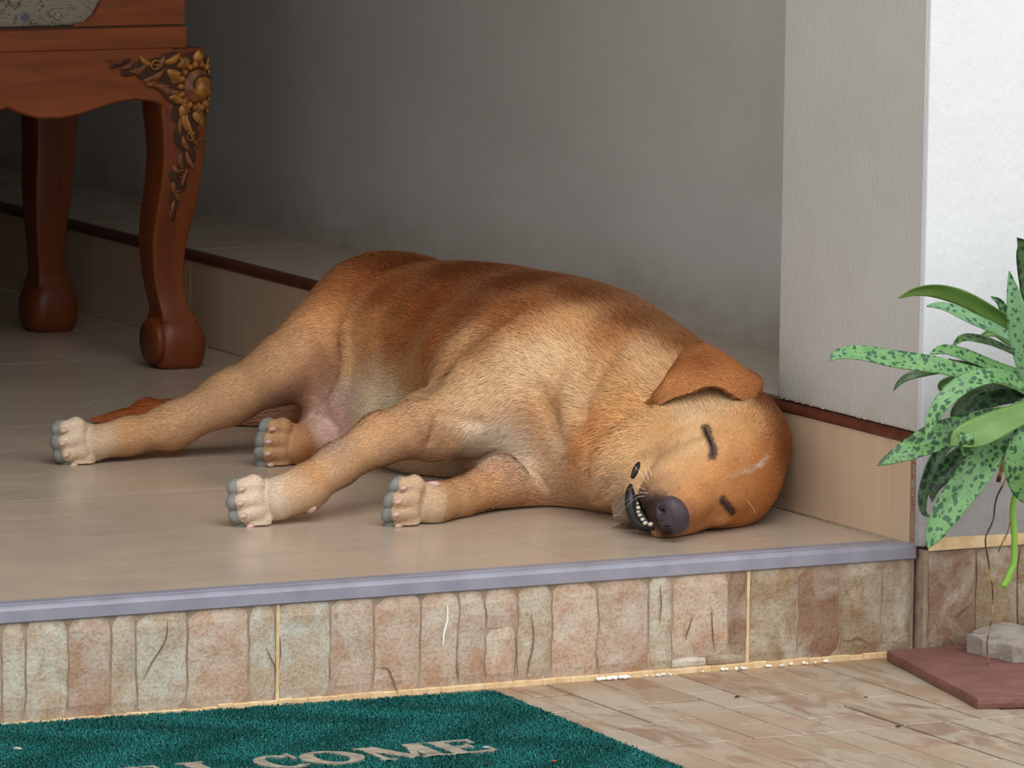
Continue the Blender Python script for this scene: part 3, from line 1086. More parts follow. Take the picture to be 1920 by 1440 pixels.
def spiral(bm, x, z, r, turns, a0, y, w, sgn=1):
    pts = []
    for i in range(int(14 * turns) + 1):
        t = i / (14 * turns)
        a = a0 + sgn * 2 * math.pi * turns * t
        rr_ = r * (1 - 0.85 * t)
        pts.append((x + rr_ * math.cos(a), y - 0.001 - 0.002 * t, z + rr_ * math.sin(a)))
    tube('s', pts, [w * (1 - 0.5 * i / len(pts)) for i in range(len(pts))], None, None, 6, bm)


def carving(mx, name_parent):
    """mx maps carving x (metres left of the leg's outer corner) to chair x"""
    yk = YF - 2.05 - 0.0365
    dk, gd, br_ = bmesh.new(), bmesh.new(), bmesh.new()
    Z = lambda px: 0.4625 - (px - 92) * 0.000775
    Xm = lambda px: mx((387 - px) * 0.00085)
    s = 1 if mx(0) > mx(1) else -1
    zs = [p[0] for p in LEGP]
    cs__ = [p[2] for p in LEGP]

    def yface(py):
        return YF - 2.05 - float(np.interp(Z(py), zs, cs__)) - 0.0008
    # backing silhouette
    for (px, py, lx, lz, rot) in ((360, 150, 42, 50, 0), (318, 128, 34, 30, -0.2), (288, 128, 34, 20, -0.3), (255, 125, 30, 11, -0.35), (226, 116, 22, 5, -0.35), (322, 172, 36, 18, 0.7),
                                  (350, 215, 32, 34, 1.5), (346, 255, 26, 26, 1.5), (350, 290, 22, 18, 1.4), (335, 325, 20, 20, 1.5), (338, 345, 14, 16, 1.5), (328, 372, 20, 10, 1.3), (330, 398, 14, 5, 1.5)):
        dome(dk, Xm(px), Z(py), lx * 0.00085, lz * 0.00080, -rot * s, 0.0016, yk if py < 200 else yface(py) + 0.0006, 0.2)
    # rosette: ring of petals and a grooved boss
    cx_, cz_ = Xm(366), Z(162)
    for k in range(18):
        a = 2 * math.pi * k / 18
        dome(gd, cx_ + 0.0265 * math.cos(a), cz_ + 0.0315 * math.sin(a), 0.0060, 0.0050, a, 0.0060, yk - 0.0015, 0.35)
    for k in range(10):
        a = 2 * math.pi * (k + 0.5) / 10
        dome(gd, cx_ + 0.0375 * math.cos(a), cz_ + 0.043 * math.sin(a), 0.0100, 0.0085, a, 0.0034, yk - 0.0008, 0.85)
    dome(br_, cx_, cz_, 0.0215, 0.0245, 0, 0.0075, yk - 0.001, 0, 20)
    dome(gd, cx_ + 0.004 * s, cz_ - 0.002, 0.0165, 0.0170, 0, 0.0150, yk - 0.003, 0, 20)
    spiral(dk, cx_, cz_ + 0.001, 0.0195, 0.8, 0.5, yk - 0.010, 0.0012, s)
    # foliage towards the seat middle
    for (px, py, lx, lz, rot, c_) in ((322, 112, 17, 7, -0.5, gd), (338, 118, 12, 6, -0.9, gd), (322, 138, 14, 8, 0.2, gd), (300, 118, 15, 7, -1.0, br_), (292, 142, 26, 6, -0.5, br_), (272, 116, 16, 5, 0.5, gd),
                                      (262, 128, 20, 5, -0.4, br_), (240, 122, 16, 4, -0.5, br_), (222, 114, 13, 2.6, -0.3, br_), (208, 109, 7, 1.6, -0.1, br_), (300, 162, 18, 6, 0.1, br_), (318, 172, 22, 7, 0.25, br_), (330, 186, 18, 7, 0.5, gd),
                                      (284, 156, 12, 5, -0.2, br_), (344, 196, 15, 8, 1.2, gd), (366, 205, 12, 6, 1.5, gd), (379, 196, 9, 6, 1.6, gd)):
        dome(c_, Xm(px), Z(py), lx * 0.00085, lz * 0.00085, -rot * s, 0.004, yk - 0.001, 0.7, 12, 0.25)
    spiral(gd, Xm(287), Z(122), 0.0085, 1.4, 0.5, yk - 0.003, 0.0015, s)
    spiral(br_, Xm(256), Z(130), 0.0065, 1.3, 2.0, yk - 0.002, 0.0013, s)
    # foliage down the leg (the leg curves, so follow its face)
    def xs_(px, py):
        return Xm(px)
    for (px, py, lx, lz, rot, c_) in ((342, 228, 22, 5, 1.35, gd), (350, 236, 24, 5, 1.2, gd), (334, 236, 20, 4, 1.6, br_), (372, 222, 16, 6, 1.45, gd), (360, 262, 18, 5, 0.9, br_), (345, 270, 18, 6, 1.0, br_), (337, 300, 15, 6, 1.5, br_),
                                      (352, 300, 20, 5, 1.1, br_), (330, 318, 10, 5, 0.8, br_), (344, 330, 16, 5, 1.9, br_), (326, 350, 13, 5, 1.5, br_), (334, 366, 13, 5, 1.0, br_), (327, 385, 13, 4, 1.7, br_), (324, 402, 9, 2.5, 1.5, br_)):
        dome(c_, xs_(px, py), Z(py), lx * 0.00085, lz * 0.00085, -rot * s + (math.pi if False else 0), 0.0036, yface(py), 0.5, 12, 0.2)
    for (px, py, r_, c_) in ((353, 256, 0.0080, gd), (370, 268, 0.0070, br_), (338, 325, 0.0065, br_), (334, 362, 0.0055, br_)):
        spiral(c_, xs_(px, py), Z(py), r_, 1.4, 0.5, yface(py) - 0.002, 0.0015, s)
    xe_ = mx(0.004)
    for bm_ in (dk, gd, br_):                       # the carving wraps round the corner of the leg
        for v_ in bm_.verts:
            ex = (v_.co.x - xe_) * s
            if ex > 0:
                out_ = yk - v_.co.y
                v_.co.x = xe_ + s * (0.0045 * (1 - math.exp(-ex / 0.0045)) + 0.4 * max(out_, 0))
                v_.co.y = yk + max(0.0, ex - 0.002) - 0.3 * max(out_, 0)
    for bm_, mt, nm in ((dk, M['cdark'], 'carving_ground'), (gd, M['gold'], 'gilt_carving'), (br_, M['cbrown'], 'brown_carving')):
        bm_obj(nm, bm_, mt, name_parent, True)


xR_, xL_ = XR + 0.395 + 0.036, XL + 0.395 - 0.036
carving(lambda d: xR_ - d, legs[0])
carving(lambda d: xL_ + d, legs[1])

# ------------------------------------------------------------------ hanging plant with spotted leaves
def leaf_mat(name, la, lb, spot, under, density=0.5):
    m = NT(name, 0.36, 0.5)
    mp = m.add('ShaderNodeMapping')
    m.l.new(m.co.outputs['UV'], mp.inputs['Vector'])
    mp.inputs['Scale'].default_value = (1, 1, 1)
    uv = mp.outputs[0]
    w = m.noise(uv, 260, 3, 0.6)
    mx = m.add('ShaderNodeMix', data_type='VECTOR')
    nn_ = m.add('ShaderNodeTexNoise')
    m.put(nn_.inputs['Vector'], uv)
    nn_.inputs['Scale'].default_value = 160
    mx.inputs[0].default_value = 0.006
    m.put(mx.inputs[4], uv)
    m.put(mx.inputs[5], nn_.outputs['Color'])
    st = m.add('ShaderNodeMapping')
    st.inputs['Scale'].default_value = (0.75, 1.0, 1)
    m.l.new(mx.outputs[1], st.inputs['Vector'])
    v1 = m.vor(st.outputs[0], 150, 'F1', 1.0)
    v2 = m.vor(st.outputs[0], 260, 'F1', 1.0)
    base = m.mix(m.ramp(m.noise(uv, 30, 3), [(0.35, 0), (0.7, 1)]), la, lb)
    jit = m.math('MULTIPLY', m.math('SUBTRACT', m.noise(uv, 45, 2), 0.5), 0.5)
    s1 = m.rng(m.math('SUBTRACT', v1, jit), density * 0.86, density * 0.86 + 0.06, 1.0, 0.0)
    s2 = m.rng(m.math('ADD', v2, jit), density * 0.40, density * 0.40 + 0.08, 0.8, 0.0)
    c = m.mix(m.math('MAXIMUM', s1, s2), base, spot)
    geo = m.add('ShaderNodeNewGeometry')
    c = m.mix(m.attr('side'), c, under)
    m.base(c)
    m.rough(m.rng(w, 0.3, 0.7, 0.3, 0.45))
    m.b.inputs['Subsurface Weight'].default_value = 0.0
    m.bump(m.noise(uv, 120, 3), 0.0006, 0.4)
    return m.m


LM = {'light': leaf_mat('leaf_light', srgb(108, 150, 92), srgb(86, 132, 74), srgb(36, 80, 44), srgb(98, 128, 58), 0.42),
      'mid': leaf_mat('leaf_mid', srgb(98, 144, 80), srgb(78, 124, 64), srgb(30, 66, 32), srgb(88, 122, 52), 0.52),
      'blue': leaf_mat('leaf_blue', srgb(116, 156, 114), srgb(92, 136, 90), srgb(44, 88, 66), srgb(84, 116, 50), 0.36),
      'dark': leaf_mat('leaf_dark', srgb(66, 102, 58), srgb(50, 82, 44), srgb(24, 48, 26), srgb(52, 80, 36), 0.55),
      'plain': leaf_mat('leaf_plain', srgb(96, 132, 60), srgb(80, 114, 48), srgb(80, 114, 48), srgb(96, 132, 60), 0.0)}
CROWN = (0.093, -0.13, 0.1944)
plant = empty('hanging_plant', CROWN)
tag(plant, 'green plant with dark spotted strap leaves hanging in front of the white wall', 'plant')
PLO = np.array(CROWN)
rl = random.Random(4)


def leaf(pts, wpx, kind, n0=(-0.35, -0.80, 0.45), fold=0.28, basew=0.5, flip=0.0, twist=0.0):
    P = catmull([np.array(p) for p in pts], 7)
    n = len(P)
    W = wpx * 0.92 / 1600.0
    m_ = 8
    vs_, uvs, side = [], [], []
    L_ = 0.0
    o0 = rl.uniform(0, 5)
    rows = []
    for i, p in enumerate(P):
        t = i / (n - 1)
        if i:
            L_ += np.linalg.norm(P[i] - P[i - 1])
        tg = nrm_(P[min(i + 1, n - 1)] - P[max(i - 1, 0)])
        a = twist * t
        nv = np.array(n0, float)
        wd_ = nrm_(np.cross(tg, nv))
        nv = nrm_(np.cross(wd_, tg))
        wd_, nv = wd_ * math.cos(a) + nv * math.sin(a), nv * math.cos(a) - wd_ * math.sin(a)
        prof__ = (basew + (1 - basew) * math.sin(min(1, t / 0.55) * math.pi / 2)) * (1 - max(0, (t - 0.45) / 0.55) ** 1.6) ** 0.9
        hw_ = W * 0.5 * prof__ + 0.0004
        row = []
        for j in range(m_ + 1):
            s = -1 + 2 * j / m_
            dep = fold * hw_ * (abs(s) ** 1.3) * (1 - 0.5 * t) + 0.0012 * math.sin(L_ * 60 + o0) * s * s
            row.append(p + wd_ * hw_ * s - nv * (hw_ * fold * 0.6 - dep) * 1.0)
            uvs.append((L_ + o0, s * hw_ + o0))
        rows.append((row, nv))
    R_ = len(rows)
    V1 = [q - PLO for row, nv in rows for q in row]
    V2 = [q - nv * 0.0011 - PLO for row, nv in rows for q in row]
    k = len(V1)
    fs = []
    for i in range(R_ - 1):
        for j in range(m_):
            a = i * (m_ + 1) + j
            fs.append((a, a + 1, a + m_ + 2, a + m_ + 1))
            fs.append((k + a, k + a + m_ + 1, k + a + m_ + 2, k + a + 1))
    for i in range(R_ - 1):
        for j in (0, m_):
            a, b = i * (m_ + 1) + j, (i + 1) * (m_ + 1) + j
            fs.append((a, b, k + b, k + a) if j == 0 else (a, k + a, k + b, b))
    o = mesh_obj('leaf', V1 + V2, fs, LM[kind], plant, True)
    uvl = o.data.uv_layers.new(name='UVMap')
    uu = uvs + uvs
    for lp in o.data.loops:
        uvl.data[lp.index].uv = uu[lp.vertex_index]
    at = o.data.color_attributes.new('side', 'FLOAT_COLOR', 'POINT')
    sd__ = ([0.0] * k + [1.0] * k) if flip < 0.5 else ([1.0] * k + [0.0] * k)
    at.data.foreach_set('color', [c for s in sd__ for c in (s, s, s, 1)])
    return o


def nrm_(a):
    return a / (np.linalg.norm(a) + 1e-12)


# back leaves first
leaf([(0.1024, -0.1, 0.2183), (0.0782, -0.085, 0.2488), (0.0688, -0.075, 0.2886), (0.0556, -0.07, 0.3004)], 20, 'mid')
leaf([(0.106, -0.1, 0.2181), (0.1025, -0.08, 0.2721), (0.1001, -0.07, 0.321), (0.0975, -0.065, 0.3661)], 24, 'mid', (-0.6, -0.7, 0.2))
leaf([(0.1026, -0.1, 0.212), (0.0902, -0.08, 0.2414), (0.0751, -0.075, 0.2696), (0.0658, -0.07, 0.2975)], 26, 'mid')
leaf([(0.0993, -0.1, 0.1997), (0.074, -0.07, 0.2097), (0.0363, -0.055, 0.2022), (0.0069, -0.05, 0.1968), (0.0028, -0.05, 0.1889)], 34, 'dark', flip=1)
leaf([(0.0335, -0.1, 0.2215), (-0.0179, -0.09, 0.2209), (-0.0563, -0.085, 0.216), (-0.0702, -0.08, 0.208), (-0.0792, -0.08, 0.1979)], 15, 'dark', flip=1)
leaf([(0.102, -0.1, 0.2307), (0.0751, -0.09, 0.2495), (0.0547, -0.085, 0.2611), (0.0333, -0.08, 0.2552)], 26, 'plain')
leaf([(0.0893, -0.12, 0.2368), (0.0416, -0.12, 0.2638), (-0.0078, -0.12, 0.2877), (-0.0381, -0.12, 0.2982), (-0.0609, -0.12, 0.2998)], 34, 'blue', (-0.2, -0.6, 0.75))
leaf([(0.0952, -0.11, 0.2509), (0.0547, -0.11, 0.2745), (0.0037, -0.11, 0.3002), (-0.0396, -0.11, 0.315), (-0.0695, -0.11, 0.3163), (-0.0927, -0.11, 0.3086)], 36, 'plain', (-0.25, -0.8, -0.5))
leaf([(0.0959, -0.11, 0.226), (0.0556, -0.11, 0.2434), (0.0178, -0.11, 0.2569), (-0.006, -0.11, 0.2605), (-0.0201, -0.11, 0.2513)], 27, 'mid', (-0.1, -0.5, 0.85))
leaf([(0.0939, -0.12, 0.2055), (0.0427, -0.12, 0.2235), (-0.0044, -0.12, 0.2394), (-0.0368, -0.12, 0.2489), (-0.0552, -0.12, 0.2454)], 38, 'light', (-0.1, -0.6, 0.8))
leaf([(0.1005, -0.11, 0.1915), (0.0566, -0.11, 0.208), (0.0129, -0.11, 0.2237), (-0.0233, -0.11, 0.2366)], 34, 'dark', (-0.1, -0.5, 0.8))
# inner dark ones
leaf([(0.0961, -0.1, 0.1842), (0.0623, -0.09, 0.1865), (0.0294, -0.085, 0.1795), (0.0098, -0.08, 0.1642)], 40, 'dark')
leaf([(0.1059, -0.09, 0.1856), (0.061, -0.08, 0.196), (0.0282, -0.075, 0.1845), (0.01, -0.07, 0.1661), (0.0133, -0.07, 0.1528)], 26, 'dark', flip=1)
leaf([(0.0995, -0.09, 0.1547), (0.0332, -0.08, 0.1506), (-0.0099, -0.075, 0.1241), (-0.0275, -0.07, 0.0839), (-0.0297, -0.07, 0.0559), (-0.02, -0.07, 0.0459)], 24, 'dark')
leaf([(0.0934, -0.1, 0.15), (0.043, -0.1, 0.1371), (-0.0033, -0.1, 0.1146), (-0.0314, -0.1, 0.0913), (-0.0365, -0.1, 0.0686)], 48, 'dark')
# the long level leaf
leaf([(0.0818, -0.14, 0.19), (0.0307, -0.14, 0.2129), (-0.0474, -0.15, 0.2314), (-0.1185, -0.15, 0.2458), (-0.1678, -0.15, 0.2542), (-0.1943, -0.15, 0.2543), (-0.206, -0.15, 0.2475)], 42, 'light', (-0.1, -0.75, 0.65))
# lower leaves
leaf([(0.0786, -0.14, 0.1746), (0.0114, -0.15, 0.1669), (-0.0586, -0.16, 0.1565), (-0.1078, -0.16, 0.1407), (-0.1461, -0.16, 0.1263)], 62, 'mid')
leaf([(0.0617, -0.16, 0.2027), (0.0119, -0.17, 0.2212), (-0.037, -0.18, 0.2211), (-0.0684, -0.18, 0.2025), (-0.0882, -0.18, 0.176), (-0.094, -0.18, 0.1555)], 40, 'light', (-0.5, -0.7, 0.5))
leaf([(0.0719, -0.15, 0.1886), (0.0303, -0.16, 0.1672), (-0.014, -0.17, 0.1216), (-0.052, -0.17, 0.0775), (-0.0746, -0.17, 0.045), (-0.0827, -0.17, 0.0282)], 66, 'light', (-0.5, -0.8, 0.2))
leaf([(0.0569, -0.18, 0.1839), (0.0079, -0.19, 0.1753), (-0.034, -0.195, 0.1628), (-0.0586, -0.195, 0.1568), (-0.0681, -0.19, 0.1493)], 62, 'plain', (-0.3, -0.8, 0.5))
leaf([(-0.0521, -0.198, 0.1629), (-0.055, -0.203, 0.1552), (-0.0529, -0.2, 0.1449), (-0.0536, -0.197, 0.136)], 30, 'mid', (-0.3, -0.9, 0.2), 0.2, 0.8)
leaf([(0.0598, -0.17, 0.1763), (0.0314, -0.19, 0.1526), (0.0237, -0.19, 0.1222), (0.0304, -0.185, 0.0934), (0.0457, -0.18, 0.0702)], 60, 'light', (-0.4, -0.9, 0.1))
leaf([(0.0721, -0.15, 0.1824), (0.0439, -0.17, 0.2295), (0.0302, -0.175, 0.2738), (0.022, -0.175, 0.311), (0.0171, -0.17, 0.3425)], 46, 'blue', (-0.5, -0.85, 0.15))
# the rest of the rosette, on the far side
for k in range(9):
    a = math.radians(-70 + 22 * k)
    L_ = rl.uniform(0.16, 0.24)
    c0 = np.array(CROWN)
    d = np.array((math.cos(a) * 0.9, -0.35 + 0.12 * (k % 3), math.sin(a)))
    d[1] = min(0.25, d[1])
    pts = [c0, c0 + d * L_ * 0.4 + np.array((0, 0, 0.015)), c0 + d * L_ * 0.75 + np.array((0, 0, 0.0)), c0 + d * L_ + np.array((0, 0, -0.035))]
    for p in pts:
        p[1] = min(p[1], -0.05)
    leaf([tuple(p) for p in pts], 44, ('light', 'mid', 'dark')[k % 3])
m = NT('green_root', 0.45, 0.4)
m.base(srgb(122, 168, 62))
M['gstem'] = m.m
m = NT('brown_root', 0.8, 0.2)
m.base(m.mix(m.ramp(m.noise(m.wvec(), 60, 3), [(0.45, 0), (0.6, 1)]), srgb(78, 54, 38), srgb(168, 136, 96)))
M['broot'] = m.m


def root(pts, r0, r1, mt, name='root'):
    P = catmull(pts, 6)
    P = [p - PLO + 0.0010 * np.array([mnoise.noise(Vector(p * 90)), 0, mnoise.noise(Vector(p * 70))]) for p in P]
    return tube(name, P, [r0 + (r1 - r0) * i / len(P) for i in range(len(P))], mt, plant, 7)


root([(0.0529, -0.15, 0.0935), (0.0428, -0.15, 0.0692), (0.0445, -0.15, 0.0349), (0.0453, -0.15, 0.0037), (0.0393, -0.15, -0.0146), (0.0317, -0.15, -0.0265)], 0.0036, 0.0042, M['gstem'], 'green_root')
root([(0.051, -0.14, 0.1264), (0.0375, -0.14, 0.0961), (0.0258, -0.14, 0.075), (0.0221, -0.14, 0.0503), (0.0127, -0.14, 0.0279), (0.0185, -0.14, -0.0023), (0.0237, -0.14, -0.0338), (0.0231, -0.14, -0.065), (0.0181, -0.14, -0.0927),
      (0.0139, -0.15, -0.1127), (0.003, -0.16, -0.124), (0.0043, -0.17, -0.1317)], 0.0011, 0.0007, M['broot'])
root([(0.0571, -0.13, 0.106), (0.0541, -0.13, 0.0564), (0.0538, -0.12, 0.03), (0.0469, -0.12, 0.0179), (0.0421, -0.12, 0.0088)], 0.0012, 0.0006, M['broot'])
root([(0.0456, -0.12, 0.1178), (0.0432, -0.12, 0.1023), (0.0406, -0.12, 0.09)], 0.0022, 0.0030, M['broot'])
root([(0.0896, -0.13, 0.1354), (0.0537, -0.13, 0.1249), (0.0334, -0.13, 0.1272), (0.0398, -0.13, 0.1039)], 0.004, 0.0025, M['broot'])
# root crown and the wire it hangs from
bm = bmesh.new()
bmesh.ops.create_icosphere(bm, subdivisions=3, radius=1.0)
for v in bm.verts:
    k = 0.021 * (1 + 0.25 * mnoise.noise(v.co * 2.5))
    v.co = Vector((v.co.x * k + 0.004, v.co.y * k, v.co.z * k * 1.5 - 0.012))
bm_obj('root_crown', bm, M['broot'], plant, True)
tube('hanging_wire', [(0.004, 0, 0.01), (0.006, 0, 0.70), (0.006, 0.0, 0.80)], [0.0009] * 3, M['speck'], plant, 6)
tube('wall_bracket', [(0.006, 0, 0.80), (0.006, 0.03, 0.83), (0.006, 0.118, 0.83)], [0.003] * 3, M['speck'], plant, 8)
# ------------------------------------------------------------------ dog: distance field of the body
# dog frame: u = along the body towards the head side, v = across towards the ledge, z = up; metres
def nrm(a):
    a = np.array(a, float)
    return a / np.linalg.norm(a)


HF = nrm((-0.487, -0.825, -0.289))              # head: forwards (towards the nose)
HL = nrm((-0.359, -0.113, 0.927))
HL = nrm(HL - HF * HL.dot(HF))               # head: towards the upper side
HD = -np.cross(HF, HL)                       # head: towards the top of the skull
HO = np.array((0.254, -0.415, 0.0653))
HS = 1.11                                    # overall size of the head


def H(f, l, d):
    return HO + (HF * f + HL * l + HD * d) * HS


HA = np.array([HF, HL, HD])
DORS = nrm((0.64, 0.77, 0))
PRIMS = []   # kind, data..., k, flow


def rc(p0, r0, p1, r1, k=0.03, flow=None, ax=None, s=1.0):
    p0, p1 = np.array(p0, float), np.array(p1, float)
    PRIMS.append(['rc', p0, r0, p1, r1, k, nrm(p1 - p0) if flow is None else nrm(flow), None if ax is None else nrm(ax), s])


def el(c, rad, k=0.03, flow=(-0.7, 0.7, 0), axes=None):
    PRIMS.append(['el', np.array(c, float), np.array(rad, float), np.eye(3) if axes is None else np.array(axes), k, nrm(flow)])


# trunk, from the neck to the rump
T = [((0.2641, -0.275, 0.0844), 0.066, 1.0), ((0.206, -0.225, 0.0974), 0.088, 1.0), ((0.1489, -0.15, 0.1125), 0.107, 1.1), ((0.0712, -0.05, 0.1253), 0.124, 1.15),
     ((-0.022, 0.09, 0.1252), 0.129, 1.15), ((-0.1079, 0.21, 0.1209), 0.122, 1.1), ((-0.1713, 0.3, 0.1099), 0.106, 1.1)]
TS = []
for i in range(len(T) - 1):                      # smooth spine: cubic through the stations
    q0, q1, q2, q3 = [np.array(list(T[min(max(j, 0), len(T) - 1)][0]) + [T[min(max(j, 0), len(T) - 1)][1]]) for j in (i - 1, i, i + 1, i + 2)]
    for t in (0, 0.25, 0.5, 0.75):
        TS.append(0.5 * (2 * q1 + (q2 - q0) * t + (2 * q0 - 5 * q1 + 4 * q2 - q3) * t * t + (3 * q1 - q0 - 3 * q2 + q3) * t ** 3))
TS.append(np.array(list(T[-1][0]) + [T[-1][1]]))
for a, b in zip(TS, TS[1:]):
    rc(a[:3], a[3], b[:3], b[3], 0.012, None, DORS, 1.13)
# rump and haunch of the upper hind leg
el((-0.1535, 0.31, 0.1702), (0.10, 0.085, 0.075), 0.04, (-0.75, 0.6, -0.2))
rc((-0.1817, 0.28, 0.1582), 0.078, (-0.2428, 0.215, 0.1392), 0.050, 0.035, (-0.8, -0.1, -0.4))
rc((-0.2429, 0.215, 0.1412), 0.048, (-0.2946, 0.18, 0.1113), 0.039, 0.03)
rc((-0.2946, 0.18, 0.1113), 0.039, (-0.3622, 0.175, 0.0754), 0.0305, 0.02)
rc((-0.3622, 0.175, 0.0754), 0.030, (-0.435, 0.165, 0.0387), 0.0255, 0.02)
rc((-0.435, 0.165, 0.0387), 0.0255, (-0.4886, 0.13, 0.0305), 0.0205, 0.02)
rc((-0.4886, 0.13, 0.0305), 0.0205, (-0.5288, 0.105, 0.0253), 0.0225, 0.02)
# lower hind leg, tucked under the belly
rc((-0.1656, 0.24, 0.0214), 0.045, (-0.2386, 0.16, 0.0158), 0.026, 0.02)
rc((-0.2386, 0.16, 0.0158), 0.026, (-0.2738, 0.115, 0.0245), 0.0265, 0.02)
# belly, groin
el((-0.1573, 0.16, 0.0499), (0.085, 0.075, 0.062), 0.05, (-0.6, 0.6, -0.3))
el((-0.2234, 0.165, 0.0415), (0.040, 0.036, 0.040), 0.03, (-0.7, 0, -0.5))
el((-0.0747, 0.06, 0.058), (0.11, 0.07, 0.065), 0.05, (-0.7, 0.6, -0.2))
# upper foreleg: shoulder, upper arm, forearm
el((0.0245, -0.085, 0.1525), (0.115, 0.090, 0.062), 0.09, (-0.75, 0.2, -0.5))
rc((0.0246, -0.13, 0.1372), 0.062, (-0.0949, -0.205, 0.0978), 0.040, 0.06, (-0.8, -0.2, -0.5))
rc((-0.0949, -0.205, 0.0978), 0.0385, (-0.1582, -0.27, 0.0885), 0.0285, 0.018)
rc((-0.1582, -0.27, 0.0885), 0.0285, (-0.2098, -0.32, 0.0626), 0.0235, 0.015)
rc((-0.2098, -0.32, 0.0626), 0.0235, (-0.2467, -0.355, 0.0396), 0.0245, 0.015)
rc((-0.2467, -0.355, 0.0396), 0.0245, (-0.2789, -0.375, 0.0293), 0.026, 0.015)
# lower foreleg
rc((0.0653, -0.165, 0.0154), 0.034, (-0.0129, -0.235, 0.0326), 0.0295, 0.012)
rc((-0.0129, -0.235, 0.0326), 0.0295, (-0.0626, -0.3, 0.0215), 0.0215, 0.012)
rc((-0.0626, -0.3, 0.0215), 0.0215, (-0.0977, -0.35, 0.0215), 0.027, 0.012)
# brisket, throat
el((0.0322, -0.12, 0.0646), (0.10, 0.06, 0.055), 0.04, (-0.7, -0.1, -0.4))
rc((0.1546, -0.21, 0.0986), 0.080, (0.1034, -0.19, 0.0702), 0.066, 0.035, (-0.8, 0.1, -0.4))
rc((0.1468, -0.31, 0.0684), 0.055, (0.0971, -0.2, 0.0518), 0.055, 0.035, (-0.7, 0.3, -0.4))
rc((0.2114, -0.27, 0.0882), 0.072, (0.154, -0.25, 0.0846), 0.075, 0.03, (-0.8, 0.3, -0.3))
N_BODY = len(PRIMS)
# tail
rc((-0.1911, 0.42, 0.0632), 0.035, (-0.2834, 0.46, 0.0125), 0.020, 0.02)
rc((-0.2834, 0.46, 0.0139), 0.020, (-0.3969, 0.47, 0.0125), 0.0195, 0.01)
rc((-0.3969, 0.47, 0.0125), 0.0195, (-0.4814, 0.465, 0.0113), 0.0185, 0.01)
rc((-0.4814, 0.465, 0.0113), 0.0180, (-0.5461, 0.46, 0.0019), 0.006, 0.01)
# head (sizes below are for a head of unit size)
BK = -HF
H0 = len(PRIMS)
el(H(-0.066, 0, -0.034), (0.066, 0.055, 0.050), 0.02, BK, HA)
el(H(-0.012, 0, -0.022), (0.035, 0.034, 0.026), 0.022, BK, HA)                   # forehead
for s in (-1, 1):
    el(H(-0.018, 0.026 * s, -0.010), (0.024, 0.014, 0.012), 0.016, BK, HA)       # brow
    el(H(-0.045, 0.034 * s, -0.062), (0.046, 0.026, 0.036), 0.025, BK, HA)       # cheek
    el(H(-0.003, 0.0385 * s, -0.022), (0.014, 0.009, 0.010), 0.007, BK, HA)       # closed lid over the eye
    el(H(0.044, 0.0200 * s, -0.050), (0.038, 0.0165, 0.0215), 0.014, BK, HA)       # flews
    el(H(0.010, 0.026 * s, -0.046), (0.036, 0.018, 0.024), 0.02, BK, HA)
rc(H(-0.005, 0, -0.030), 0.028, H(0.040, 0, -0.028), 0.0215, 0.018, BK)
rc(H(0.040, 0, -0.028), 0.0215, H(0.068, 0, -0.027), 0.0190, 0.012, BK)
el(H(-0.062, -0.040, -0.048), (0.050, 0.032, 0.042), 0.03, BK, HA)                 # cheek and ear on the floor side
rc(H(0.020, 0, -0.052), 0.024, H(0.060, -0.002, -0.048), 0.0185, 0.012, BK)
# lower jaw
rc(H(-0.050, 0, -0.088), 0.032, H(0.000, 0, -0.094), 0.024, 0.02, BK)
JAWP = len(PRIMS)
rc(H(-0.005, 0.000, -0.098), 0.0235, H(0.038, -0.003, -0.108), 0.0155, 0.004, BK)
for pr in PRIMS[H0:]:
    if pr[0] == 'rc':
        pr[2], pr[4], pr[5] = pr[2] * HS, pr[4] * HS, pr[5] * HS
    else:
        pr[2], pr[4] = pr[2] * HS, pr[4] * HS


def toes(base, m, s, nrmv, sp=0.0145, ln=0.036, r=0.0120, curl=0.5):
    """four toes fanned along s, pointing along m, sole facing nrmv; returns (tip, outward, sole) per toe"""
    base, m, s, nv = np.array(base, float), nrm(m), nrm(s), nrm(nrmv)
    out = []
    for i, (o, l) in enumerate(((-1.5, 0.74), (-0.5, 1.0), (0.5, 1.0), (1.5, 0.74))):
        a = base + s * o * sp * 0.55
        b = base + s * o * sp + m * ln * l * 0.6 - nv * 0.004
        c = base + s * o * sp * 1.05 + m * ln * l + nv * 0.003
        rc(a, r * 1.05, b, r * 0.98, 0.006, -m)
        rc(b, r * 0.98, c, r * 0.86, 0.003, -m)
        out.append((c, m, nv, r))
    return out


PAWS = []
PAWS.append(toes((-0.2978, -0.378, 0.0276), (-0.48, -0.86, -0.12), (-0.22, 0.0, 0.97), (-0.86, 0.46, -0.16)))
PAWS.append(toes((-0.1154, -0.362, 0.0263), (-0.46, -0.88, -0.05), (0.12, 0.0, 0.99), (-0.88, 0.46, -0.08)))
PAWS.append(toes((-0.5412, 0.108, 0.0261), (-0.52, -0.84, -0.10), (-0.27, 0.0, 0.96), (-0.84, 0.50, -0.14)))
PAWS.append(toes((-0.2895, 0.118, 0.0259), (-0.42, -0.90, 0.0), (0.05, 0.0, 0.99), (-0.90, 0.42, 0.0)))

# grooves (positive) and folds (negative): polyline, width, depth
CARVE = []


def carve(pts, w, d):
    CARVE.append((np.array(pts, float), w, d))


